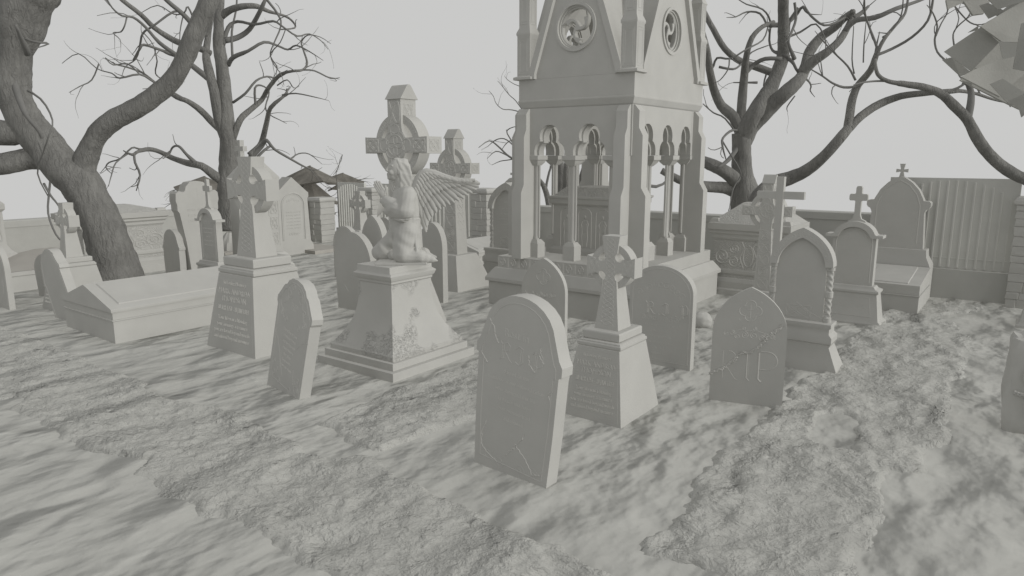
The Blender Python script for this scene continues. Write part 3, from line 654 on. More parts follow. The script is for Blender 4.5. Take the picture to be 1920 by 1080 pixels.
# every corner: two buttresses at right angles with weathered offsets
def buttress(M,x):
    w=.075
    prof=[(-.19,.662),(-.19,1.52),(-.13,1.62),(-.13,2.22),(-.08,2.31),(-.08,2.50),(-.02,2.57),(.14,2.57),(.14,.662)]
    b=MB(); b.prism([(y,z) for y,z in prof],-w,w,M@Matrix.Translation((x,0,0))@Matrix.Rotation(PI/2,4,'Z')@Matrix.Identity(4)); mbuild(b,'buttress',M_FINE,bevel=.003)
for M,a,c in ((Mf,X0+.095,X1-.095),(Mb,X0+.095,X1-.095),(Mr,Y0+.095,Y1-.095),(Ml,Y0+.095,Y1-.095)):
    for x in (a,c): buttress(M,x)
b=MB(); mx,my=(X0+X1)/2,(Y0+Y1)/2; hx,hy=(X1-X0)/2,(Y1-Y0)/2
b=MB(); o_=[(hx+.0,hy,2.578),(hx+.04,hy+.04,2.60),(hx+.085,hy+.085,2.68),(hx+.075,hy+.075,2.69),(hx+.06,hy+.06,2.93)]
# hollow ring cornice: four walls
for M,xa,xb in ((Mf,X0+.05,X1),(Mb,X0,X1-.05),(Mr,Y0,Y1),(Ml@Matrix.Translation((0,.05,0)),Y0,Y1)):
    prof=[(.0,2.578),(-.01,2.59),(-.038,2.655),(-.038,2.67),(-.03,2.675),(-.03,2.925),(.22,2.925),(.22,2.578)]
    v=[];f=[];n=len(prof)
    for e,xx in ((-1,xa),(1,xb)):
        for y,z in prof: v.append((xx-e*y,y,z))     # mitred ends
    f=[tuple(range(n)),tuple(range(2*n-1,n-1,-1))]+[(i,n+i,n+(i+1)%n,(i+1)%n) for i in range(n)]
    mbuild(MB().add(v,f,M),'cornice',M_FINE,smooth=5)
# gables with rose windows
def gable(xa,xb,M,ap=4.9):
    c=(xa+xb)/2; h=(xb-xa)/2
    g=MB(); rc=(c,3.50); r=.25
    hole=[(rc[0]+r*math.cos(R(a)),rc[1]+r*math.sin(R(a))) for a in range(0,360,9)]
    flat(g,[[(c-h+.02,2.93),(c+h-.02,2.93),(c+h-.02,3.0),(c,ap-.12),(c-h+.02,3.0)],hole],-.0,.14,M)
    o=mbuild(g,'gable',M_FINE)
    k=MB()
    for s in (-1,1):
        P=[(c+s*h,2.93),(c+s*(h+.0),3.02),(c,ap),(c,ap-.17),(c+s*(h-.08),2.99),(c+s*(h-.08),2.93)]
        if s<0: P=P[::-1]
        k.prism(P,-.055,.16,M)
    mbuild(k,'coping',M_FINE,o)
    k=MB(); ring=lambda a,b_,y0,y1: flat(k,[[(rc[0]+a*math.cos(R(t)),rc[1]+a*math.sin(R(t))) for t in range(0,360,9)],[(rc[0]+b_*math.cos(R(t)),rc[1]+b_*math.sin(R(t))) for t in range(0,360,9)]],y0,y1,M)
    ring(.282,.249,-.022,.05); ring(.249,.232,.01,.12)
    # pierced plate: three swirling mouchettes, each with a cusp
    loops=[[(rc[0]+.24*math.cos(R(t)),rc[1]+.24*math.sin(R(t))) for t in range(0,360,9)]]
    for q in range(3):
        a0=R(q*120+200); L1_=[];L2_=[]
        for i in range(16):
            rr=.045+.165*i/15; sp=a0+7.5*rr; dl=math.asin(min(.9,.021/rr)); cu=.42*math.exp(-((rr-.135)/.022)**2)
            L1_.append((rc[0]+rr*math.cos(sp+dl+cu),rc[1]+rr*math.sin(sp+dl+cu))); e2=sp+R(120)-dl; L2_.append((rc[0]+rr*math.cos(e2),rc[1]+rr*math.sin(e2)))
        s1=a0+7.5*.21+math.asin(.1); e1=a0+7.5*.21+R(120)-math.asin(.1)
        loops.append(L1_+[(rc[0]+.213*math.cos(s1+(e1-s1)*t/6),rc[1]+.213*math.sin(s1+(e1-s1)*t/6)) for t in range(1,6)]+L2_[::-1])
    flat(k,loops,.03,.10,M,bev=.008)
    mbuild(k,'rose_tracery',M_FINE,o)
gable(X0+.19,X1-.14,Mf); gable(X0+.14,X1-.19,Mb); gable(Y0+.14,Y1-.14,Mr); gable(Y0+.14,Y1-.14,Ml@Matrix.Translation((0,.05,0)))
# cross-gabled roof: thin slopes behind the gables
def roofpair(xa,xb,M,L,ap=4.85):
    c=(xa+xb)/2; h=(xb-xa)/2
    for s in (-1,1):
        b=MB(); th=.03
        e=(c+s*(h-.04),3.0); 
        v=[(e[0],.145,e[1]),(c,.145,ap-.14),(c,L,ap-.14)]
        v+=[(p[0]-s*.035,p[1],p[2]-.02) for p in v]
        b.add(v,[(0,1,2),(5,4,3),(0,3,4,1),(1,4,5,2),(2,5,3,0)],M); mbuild(b,'roof_slope',M_FINE,smooth=0)
roofpair(X0+.19,X1-.14,Mf,(Y1-Y0)/2); roofpair(X0+.14,X1-.19,Mb,(Y1-Y0)/2); roofpair(Y0+.14,Y1-.14,Mr,(X1-X0)/2); roofpair(Y0+.14,Y1-.14,Ml@Matrix.Translation((0,.05,0)),(X1-X0)/2)
for sx in (-1,1):
    for sy in (-1,1):
        px,py=mx+.025+sx*(hx-.075),my+sy*(hy-.05); b=MB()
        b.stack([(.12,.12,2.926),(.135,.135,2.93),(.135,.135,2.96),(.097,.097,2.975),(.097,.097,3.46),(.106,.106,3.475),(.106,.106,3.5),(.08,.08,3.56),(.08,.08,3.95),(.09,.09,3.97),(.065,.065,4.03),(.065,.065,4.4),(.085,.085,4.42),(.005,.005,5.0)],px,py)
        o=mbuild(b,'pinnacle',M_FINE,bevel=.003); k=MB()
        for q in range(4):
            M=Matrix.Translation((px,py,0))@Matrix.Rotation(q*PI/2,4,'Z')
            for w,z0,z1,y in ((.068,3.0,3.42,-.097),(.048,3.03,3.39,-.097),(.053,3.6,3.92,-.08),(.036,3.63,3.89,-.08)): k.relief([(-w,z0),(w,z0),(w,z1),(-w,z1),(-w,z0)],.0035,y,M=M)
        mbuild(k,'panelling',M_FINE,o)

# ---- tall canopied memorial behind the left ring cross
t=thing('block_memorial','tall block memorial with relief panels and small cross, directly behind the tall ring-headed cross','gravestone',(-9.62,6.36,0))
MB().stack([(.24,.48,-.1),(.24,.48,.3),(.20,.44,.34),(.18,.42,.46),(.14,.38,.5)]).build('base',M_ST,t,bevel=.004)
MB().stack([(.12,.36,.5),(.115,.345,1.62)]).build('block',M_ROUGH,t,bevel=.003)
MB().stack([(.13,.37,1.62),(.13,.37,1.66),(.05,.10,1.94)]).build('canopy',M_ST,t,bevel=.003)
k=MB(); M=Matrix.Rotation(PI/2,4,'Z')
for z in (.62,.86,1.10): 
    knotknot(k,-.09,.09,z,z+.2,.006,-.118,None,4); knotknot(k,.17,.30,z,z+.2,.006,-.118,M,4)
k.relief([(.15,.6),(.32,.6),(.32,1.34),(.15,1.34),(.15,.6)],.005,-.118,M=M); k.build('carving',M_ST,t)
b=MB(); flat(b,[sym([(.03,1.90),(.03,2.055),(.105,2.05),(.105,2.125),(.03,2.12),(.035,2.215)])],-.035,.035,Matrix.Translation((-.12,-.1,0))); b.build('cross_finial',M_ST,t,bevel=.002)
t=thing('carved_pillar','carved pillar monument at the left frame edge against the boundary wall','gravestone',(-13.17,3.98,0))
MB().stack([(.3,.32,-.1),(.3,.32,.28),(.26,.28,.32),(.24,.26,.46),(.18,.2,.52),(.14,.16,.6),(.135,.155,1.12),(.17,.19,1.16),(.17,.19,1.24),(.12,.14,1.3)]).build('pillar',M_ST,t,bevel=.004)
k=MB(); M=Matrix.Rotation(PI/2,4,'Z'); knotknot(k,-.12,.12,.64,1.1,.007,-.14,M,n=4); k.build('carving',M_ST,t)

# ---- angel pedestal
t=thing('statue_pedestal','flared square pedestal on two steps carrying the praying angel','pedestal',(-4.985,4.79,0))
MB().stack([(.525,.57,-.1),(.525,.57,.072)]).build('step',M_FINE,t,bevel=.003)
MB().stack([(.475,.52,.072),(.475,.52,.14)]).build('step',M_FINE,t,bevel=.003)
prof=[(.435,.48,.14),(.435,.48,.185),(.42,.465,.20)]
for i in range(15):
    q=i/14; z=.20+.60*q; d=.195*(1-(1-q)**2.7); prof.append((.42-d,.465-d,z))
MB().stack(prof).build('shaft',M_WEA,t,smooth=20)
MB().stack([(.225,.27,.80),(.236,.28,.81),(.236,.28,.83),(.25,.295,.845),(.262,.31,.885),(.245,.29,.90),(.225,.285,.91),(.225,.285,.968)]).build('cap',M_FINE,t,bevel=.004)

# ---- kneeling angel
ang=thing('angel_statue','praying stone angel kneeling on the flared pedestal, one wing spread to the right','statue',(-4.92,4.83,.969),38)
def cap(mb,a,b,ra,rb,sy=1.,n=14):   # tapered capsule, squashed across y by sy
    a,b=Vector(a),Vector(b); d=b-a; L=d.length; d=d.normalized() if L>1e-6 else Vector((0,0,1)); u=d.orthogonal().normalized(); w=d.cross(u)
    st=[]
    for i in range(7): t=-90+i*15; st.append((a+d*(ra*math.sin(R(t))),ra*math.cos(R(t))))
    for i in range(1,7): t=i*15; st.append((b+d*(rb*math.sin(R(t))),rb*math.cos(R(t))))
    v=[];f=[]
    for c,r in st:
        for k in range(n):
            q=c+(u*math.cos(2*PI*k/n)+w*math.sin(2*PI*k/n))*max(r,1e-4); m=(a.y+b.y)/2; v.append((q.x,m+(q.y-m)*sy if sy!=1 else q.y,q.z))
    for i in range(len(st)-1):
        for k in range(n): j=(k+1)%n; f.append((i*n+k,i*n+j,i*n+n+j,i*n+n+k))
    f.append(tuple(range(n-1,-1,-1))); m=(len(st)-1)*n; f.append(tuple(range(m,m+n))); mb.add(v,f)
def ellip(mb,c,r,rot=(0,0,0),n=14):
    M=Matrix.Translation(c)@Matrix.Rotation(R(rot[1]),4,'Y')@Matrix.Rotation(R(rot[0]),4,'X')@Matrix.Rotation(R(rot[2]),4,'Z'); mb.ball((0,0,0),r,n,M)
def remesh(mb,name,mat,parent,vox,sm,fac=.5,disp=None):
    me=bpy.data.meshes.new('tmp'); me.from_pydata(mb.v,[],mb.f); o=bpy.data.objects.new('tmp',me); COL.objects.link(o)
    m=o.modifiers.new('r','REMESH'); m.mode='VOXEL'; m.voxel_size=vox
    s=o.modifiers.new('s','SMOOTH'); s.iterations=sm; s.factor=fac
    me2=eval_obj(o); bpy.data.objects.remove(o)
    if disp:
        ns=[Vector(v.normal) for v in me2.vertices]
        for v,nn in zip(me2.vertices,ns): v.co+=nn*disp(v.co)
    me2.name=name; me2.materials.clear(); me2.materials.append(mat); me2.shade_smooth()
    o=bpy.data.objects.new(name,me2); COL.objects.link(o); o.parent=parent; return o
# local frame: she faces -x, camera side is -y
B=MB()
cap(B,(.05,0,.61),(.035,0,.34),.135,.150,1.15,22)                 # robed torso, one long mass
ellip(B,(.07,-.0,.665),(.11,.18,.085),(0,10,0))                  # shoulders
cap(B,(.10,0,.61),(.085,0,.15),.088,.105,1.5,20)                  # straight back of the robe
cap(B,(.045,-.0,.31),(.05,-.02,.17),.132,.118,1.1,20)
cap(B,(.03,0,.70),(-.005,-.0,.80),.066,.056)                      # neck
cap(B,(.08,-.135,.655),(.06,-.170,.52),.084,.090); cap(B,(.06,-.165,.51),(-.03,-.13,.53),.092,.086); cap(B,(-.03,-.13,.535),(-.128,-.07,.60),.084,.050)   # near arm in a wide sleeve
cap(B,(.03,-.165,.455),(-.10,-.10,.50),.055,.048)
cap(B,(.08,.135,.655),(.02,.18,.53),.074,.078); cap(B,(.02,.17,.52),(-.15,.09,.57),.080,.055); cap(B,(-.14,.10,.55),(-.19,.08,.58),.034,.028)   # far arm
cap(B,(.055,-.085,.31),(.02,-.12,.10),.118,.100,1.,20)          # near thigh, cloth over the knee
cap(B,(.03,-.12,.09),(.19,-.12,.07),.092,.070); cap(B,(.19,-.12,.065),(.24,-.12,.058),.066,.054); cap(B,(.23,-.115,.055),(.30,-.115,.045),.050,.036); cap(B,(.29,-.115,.045),(.345,-.115,.03),.034,.015)
cap(B,(.0,.07,.30),(-.19,.11,.115),.105,.084,1.,20); cap(B,(-.19,.10,.115),(-.235,.10,.085),.090,.082)   # far thigh pushed forward
cap(B,(-.2,.11,.08),(.2,.12,.07),.078,.062); cap(B,(.2,.13,.06),(.31,.13,.03),.04,.018)
cap(B,(-.09,.05,.06),(.10,.02,.07),.06,.08)
for q in range(4): cap(B,(.14-.05*q,-.10-.02*q,.36-.02*q),(.16-.055*q,-.17-.005*q,.10),.020,.014)
# head, tilted back looking up
H=Matrix.Translation((-.018,-.005,.878))@Matrix.Scale(1.12,4)@Matrix.Rotation(R(14),4,'Y')@Matrix.Rotation(R(16),4,'Z')
hm=MB()
hm.ball((0,0,.012),(.083,.066,.092),16); ellip(hm,(-.028,0,-.04),(.052,.046,.052)); ellip(hm,(-.054,0,-.074),(.022,.022,.017))  # skull, jaw, chin
cap(hm,(-.078,0,.028),(-.096,0,-.012),.010,.0125); ellip(hm,(-.089,0,-.018),(.012,.016,.009))
for s in (-1,1):
    ellip(hm,(-.070,s*.028,.014),(.0105,.014,.007)); cap(hm,(-.077,s*.012,.034),(-.064,s*.045,.034),.007,.006); ellip(hm,(-.055,s*.036,-.022),(.026,.02,.024)); ellip(hm,(.005,s*.068,-.008),(.014,.008,.022))
ellip(hm,(-.078,0,-.042),(.010,.019,.0055)); ellip(hm,(-.075,0,-.053),(.010,.016,.006))
B.add(hm.v,hm.f,H)
def fold(co):
    s=.0030*math.sin(co.x*38+co.z*26+5*noise.noise(co*4)) if co.z<.42 else .0022*math.sin(co.x*45-co.z*38+5*noise.noise(co*5))
    s+=.006*(1 if co.z<.435 else 0)*max(0,1-(.435-co.z)/.12)-.006*math.exp(-((co.z-.44)/.008)**2)
    if co.z>.8: s=0
    return s+.0035*noise.noise(co*14)
body=remesh(B,'body',M_BODY,ang,.0052,9,.5,lambda c: fold(c) if c.z<.74 and not(c.x<-.14 and c.z>.5) else 0)
# praying hands
Hd=MB()
for s in (-1,1):
    y=s*.017-.02
    w=Vector((-.125,y-.004*s,.60)); p0=Vector((-.150,y,.64)); p1=Vector((-.185,y,.695))
    cap(Hd,(-.09,y+s*.03,.585),w,.032,.026); ellip(Hd,(-.168,y,.665),(.034,.0135,.050),(0,-30,0))
    axis=Vector((-.5,0,.86)).normalized(); side=Vector((.86,0,.5))
    for q,(o_f,L,r) in enumerate(((-.026,.076,.0098),(-.009,.094,.0104),(.009,.090,.0102),(.026,.074,.0094))):
        a=Vector((-.182,y,.700))+side*o_f; mid=a+axis*L*.5+Vector((0,s*.003,0)); e=a+axis*L+Vector((0,-s*.004,0))+side*(-.02*o_f/.03*-.2)
        cap(Hd,a-axis*.02,mid,r*1.1,r,1,10); cap(Hd,mid,e,r,r*.78,1,10)
    cap(Hd,(-.148,y,.655),(-.128,y,.705),.013,.0105,1,10); cap(Hd,(-.128,y,.705),(-.136,y,.738),.0105,.008,1,10)
remesh(Hd,'hands',M_FINE,ang,.0034,2)
# hair
hr=MB(); hb=MB()
hb.ball((.026,0,.018),(.084,.076,.092),16); 
for s in (-1,1):
    for q in range(7):
        a=-.2+q*.2; cap(hb,(-.025+q*.016,s*(.036+.0045*q),.086-.004*q),(.018+q*.014,s*.070,-.01),.012,.014); cap(hb,(.018+q*.014,s*.070,-.01),(.05+q*.012,s*.064,-.13-.006*q),.015,.02)
cap(hb,(.06,0,.0),(.09,0,-.12),.06,.07); cap(hb,(.09,0,-.12),(.11,0,-.2),.07,.05); cap(hb,(-.045,.0,.092),(.05,0,.10),.012,.02)
# keep the face clear: drop hair in front of the brow
hr.add(hb.v,hb.f,H)
hair=remesh(hr,'hair',M_FINE,ang,.005,2,.5,lambda c: .0022*math.sin(c.x*120+c.z*60+2*noise.noise(c*12)))
for v in hair.data.vertices:
    p=H.inverted()@v.co
    if p.x<-.028 and p.z<.075: v.co+= (H.to_3x3()@Vector((.05,0,.0)))*min(1,(-.028-p.x)/.02)
# necklace/rosary loop and far bell sleeve mouth
b=MB(); v=[];f=[]       # bell mouth of the far sleeve
for i,(rr,t) in enumerate(((.045,0),(.055,.35),(.068,.7),(.078,1),(.070,1),(.05,.6))):
    for q in range(20):
        a=2*PI*q/20; v.append((-.16-.07*t+.012*math.sin(a),.10+rr*.75*math.cos(a)-.01*t,.545-.035*t+rr*math.sin(a)))
for i in range(5):
    for q in range(20): j=(q+1)%20; f.append((i*20+q,i*20+j,i*20+20+j,i*20+20+q))
b.add(v,f).build('sleeve',M_FINE,ang,smooth=60)
# wing
def feather(mb,root,tip,w,th=.010,droop=.0):
    root,tip=Vector(root),Vector(tip); d=tip-root; L=d.length; d.normalize(); nrm=Vector((0,-1,0)); s=d.cross(nrm).normalized(); n=9
    v=[];f=[]
    prof=[.6,.9,1,1,1,.97,.9,.72,.3]
    for i in range(n):
        t=i/(n-1); c=root+d*L*t+Vector((0,0,-droop*t*t)); ww=w*prof[i]/2
        for a,hh in ((-1,0),(-.55,.55),(0,1),(.55,.55),(1,0),(0,-.6)):
            v.append(tuple(c+s*ww*a+nrm*th*hh*(1-.4*t)))
    for i in range(n-1):
        for k in range(6): j=(k+1)%6; f.append((i*6+k,i*6+j,i*6+6+j,i*6+6+k))
    f.append((0,1,2,3,4,5)); f.append(tuple(range((n-1)*6+5,(n-1)*6-1,-1))); mb.add(v,f)
def wing(sgn,name,yy,zr=0,sc=1):
    W=MB(); rnd=random.Random(5)
    lead=[(.12,.66),(.15,.73),(.18,.80),(.215,.855),(.26,.872),(.33,.862),(.42,.83),(.52,.80),(.62,.79),(.72,.795)]
    def Lp(t):
        x=t*(len(lead)-1); i=min(int(x),len(lead)-2); q=x-i; return Vector((lead[i][0]*(1-q)+lead[i+1][0]*q,0,lead[i][1]*(1-q)+lead[i+1][1]*q))
    W.tube([Vector((a,0,b_)) for a,b_ in lead],[.034,.040,.042,.040,.036,.032,.028,.025,.021,.015],10)
    tips=[(.765,.775),(.755,.745),(.73,.715),(.69,.685),(.65,.66),(.61,.635),(.565,.612),(.52,.59),(.475,.572),(.43,.555),(.385,.53),(.345,.50),(.305,.46),(.275,.42),(.25,.36),(.24,.31)]
    for i,(a,b_) in enumerate(tips):
        r=Lp(.80-.74*(i/15)**.75); feather(W,r+Vector((0,.006+i*.0008,-.01)),(a,.012+rnd.uniform(-.004,.004),b_),.064,.015,.014)
    for row,(len_,wd,ny,nf) in enumerate(((.62,.056,-.014,15),(.40,.048,-.026,15),(.22,.038,-.036,14))):
        for i in range(nf):
            t=i/(nf-1); r=Lp(.86-.80*t**.8); e=Vector((tips[min(15,int(t*15))][0],0,tips[min(15,int(t*15))][1])); q=r+(e-r)*(len_+rnd.uniform(-.03,.03))
            feather(W,r+Vector((0,ny,-.004)),q+Vector((0,ny,0)),wd,.010,.004)
    M=Matrix.Translation((0,yy,0))@Matrix.Rotation(R(zr),4,'Z')
    W.v=[tuple(M@(Vector(p)*sc)) for p in W.v]
    W.build(name,M_FINE,ang,smooth=50)
wing(1,'wing',-.03,-3); wing(-1,'wing',.16,16,.98)
MB().box(-.235,.255,-.20,.20,0,.022).build('slab',M_FINE,ang,bevel=.003)

# ---- boundary: walls, ribbed iron panels, rubble pillars
def wall(label,x0,x1,y0,y1,h,along):
    t=thing('boundary_wall',label,'wall',((x0+x1)/2,(y0+y1)/2,0)); hx,hy=(x1-x0)/2,(y1-y0)/2
    MB().stack([(hx,hy,-.4),(hx,hy,h-.12)]).build('wall',M_WALL,t); MB().stack([(hx+(.0 if along=='x' else .02),hy+(.02 if along=='x' else 0),h-.118),(hx+(.0 if along=='x' else .02),hy+(.02 if along=='x' else 0),h-.01),(hx,hy-.0,h)]).build('coping',M_WALL,t,bevel=.006)
wall('long bright boundary wall along the left side of the graveyard',-13.85,-13.6,-3,10.35,.93,'y')
wall('low boundary wall seen through and beside the canopied tomb',-8.9,-3.6,11.6,11.85,1.0,'x')
wall('higher piece of back wall behind the arched headstone at right',-3.59,-1.78,11.6,11.86,1.14,'x')
def pillar(label,x,y,w,h,mat=M_BRICK):
    t=thing('stone_pillar',label,'pillar',(x,y,0)); rnd=random.Random(int(h*100)+int(x*7)); z=-.1; b=MB(); k=0
    while z<h-.12:
        dz=rnd.uniform(.09,.15); z1=min(z+dz,h-.1)
        # two stones in each course, ragged faces
        s=rnd.uniform(-.4,.4)*w; j=lambda: rnd.uniform(-.009,.009)
        for xa,xb in ((-w/2,s*.5),(s*.5,w/2)):
            b.frus((xa+.004+j(),xb-.004+j(),-w/2+j(),w/2+j(),z+.003),(xa+.004+j(),xb-.004+j(),-w/2+j(),w/2+j(),z1-.003))
        b.box(-w/2+.013,w/2-.013,-w/2+.013,w/2-.013,z,z1); z=z1
    b.build('masonry',mat,t,bevel=.007); b=MB(); b.stack([(w/2+.03,w/2+.03,h-.1),(w/2+.035,w/2+.035,h-.05),(w/2,w/2,h)]); b.build('cap_stone',mat,t,bevel=.015)
pillar('rubble pillar where the left wall meets the ribbed panels',-13.42,10.62,.42,1.03)
pillar('rubble pillar between two ribbed panels left of the angel',-12.15,11.05,.42,1.27)
pillar('rubble pillar just right of the angel\'s wing tip',-9.08,11.3,.42,1.33)
pillar('rubble pillar at the right end of the ribbed fence panel',-.02,11.5,.40,1.46)
def panel(label,x0,x1,y,h,n,base=.3,arch=.22):
    t=thing('ribbed_panel',label,'fence',((x0+x1)/2,y,0)); w=(x1-x0)/2
    MB().box(-w,w,-.02,.05,base,h).build('sheet',M_IRON,t); MB().box(-w,w,-.09,.1,-.3,base-.003).build('plinth_wall',M_WALL,t,bevel=.005)
    for i in range(n):
        u=(i+.5)/n*2-1; top=h-.03-arch*(1-math.sqrt(max(0,1-u*u*.95))); b=MB(); b.box(u*(w-.04)-.011,u*(w-.04)+.011,-.055,-.021,base+.02,top); b.build('rib',M_IRON,t)
    MB().box(-w,w,-.03,-.0205,base+.14,base+.155).build('rail',M_IRON,t)
panel('wide ribbed iron fence panel behind the crowned headstone at right',-1.76,-.2,11.62,1.68,14,.42,.42)
panel('leftmost ribbed iron fence panel, behind the small distant cross',-13.35,-12.4,11.05,1.36,11)
panel('ribbed iron fence panel behind the angel\'s praying hands',-12.0,-10.75,11.12,1.36,11)
panel('ribbed iron fence panel below the angel\'s wing, beside a rubble pillar',-10.7,-9.35,11.25,1.36,11)

# ---- loose stones
def rock(name,label,loc,r,seed,cat='rock',box=False,mat=M_ST):
    v=[];f=[];n=26;m=36
    for i in range(n):
        th=PI*i/(n-1)
        for k in range(m):
            a=2*PI*k/m; d=Vector((math.sin(th)*math.cos(a),math.sin(th)*math.sin(a),-math.cos(th)))
            if box: q=max(abs(d.x),abs(d.y),abs(d.z)); d=d/(q**.72)
            s=1+.10*noise.noise(d*1.8+Vector((seed,0,0)))+.05*noise.noise(d*5+Vector((seed,3,0)))+.02*noise.noise(d*14)
            v.append((d.x*r[0]*s,d.y*r[1]*s,d.z*r[2]*s))
    for i in range(n-1):
        for k in range(m): j=(k+1)%m; f.append((i*m+k,i*m+j,i*m+m+j,i*m+m+k))
    o=MB().add(v,f).build(name,mat,None,smooth=45); o.location=loc; tag(o,label,cat); return o
rock('boulder','rounded boulder beside the blackletter headstone',(-3.06,7.86,.07),(.14,.13,.11),3)
rock('boulder','low broken stone against the side of the canopied tomb',(-3.25,7.25,.02),(.10,.09,.16),8)
t=rock('carved_block','worn carved stone block cut by the right frame edge',(.15,6.22,.34),(.21,.16,.40),5,'gravestone',True)
k=MB(); v=[]
scroll(k,-.02,.1,.08,1.5,0,1,.018,-.19); scroll(k,.02,-.12,.07,1.5,0,-1,.014,-.19); k.relief([(-.14,-.02),(.0,-.05),(.15,-.02)],.014,-.188); k.build('carving',M_WEA,t)

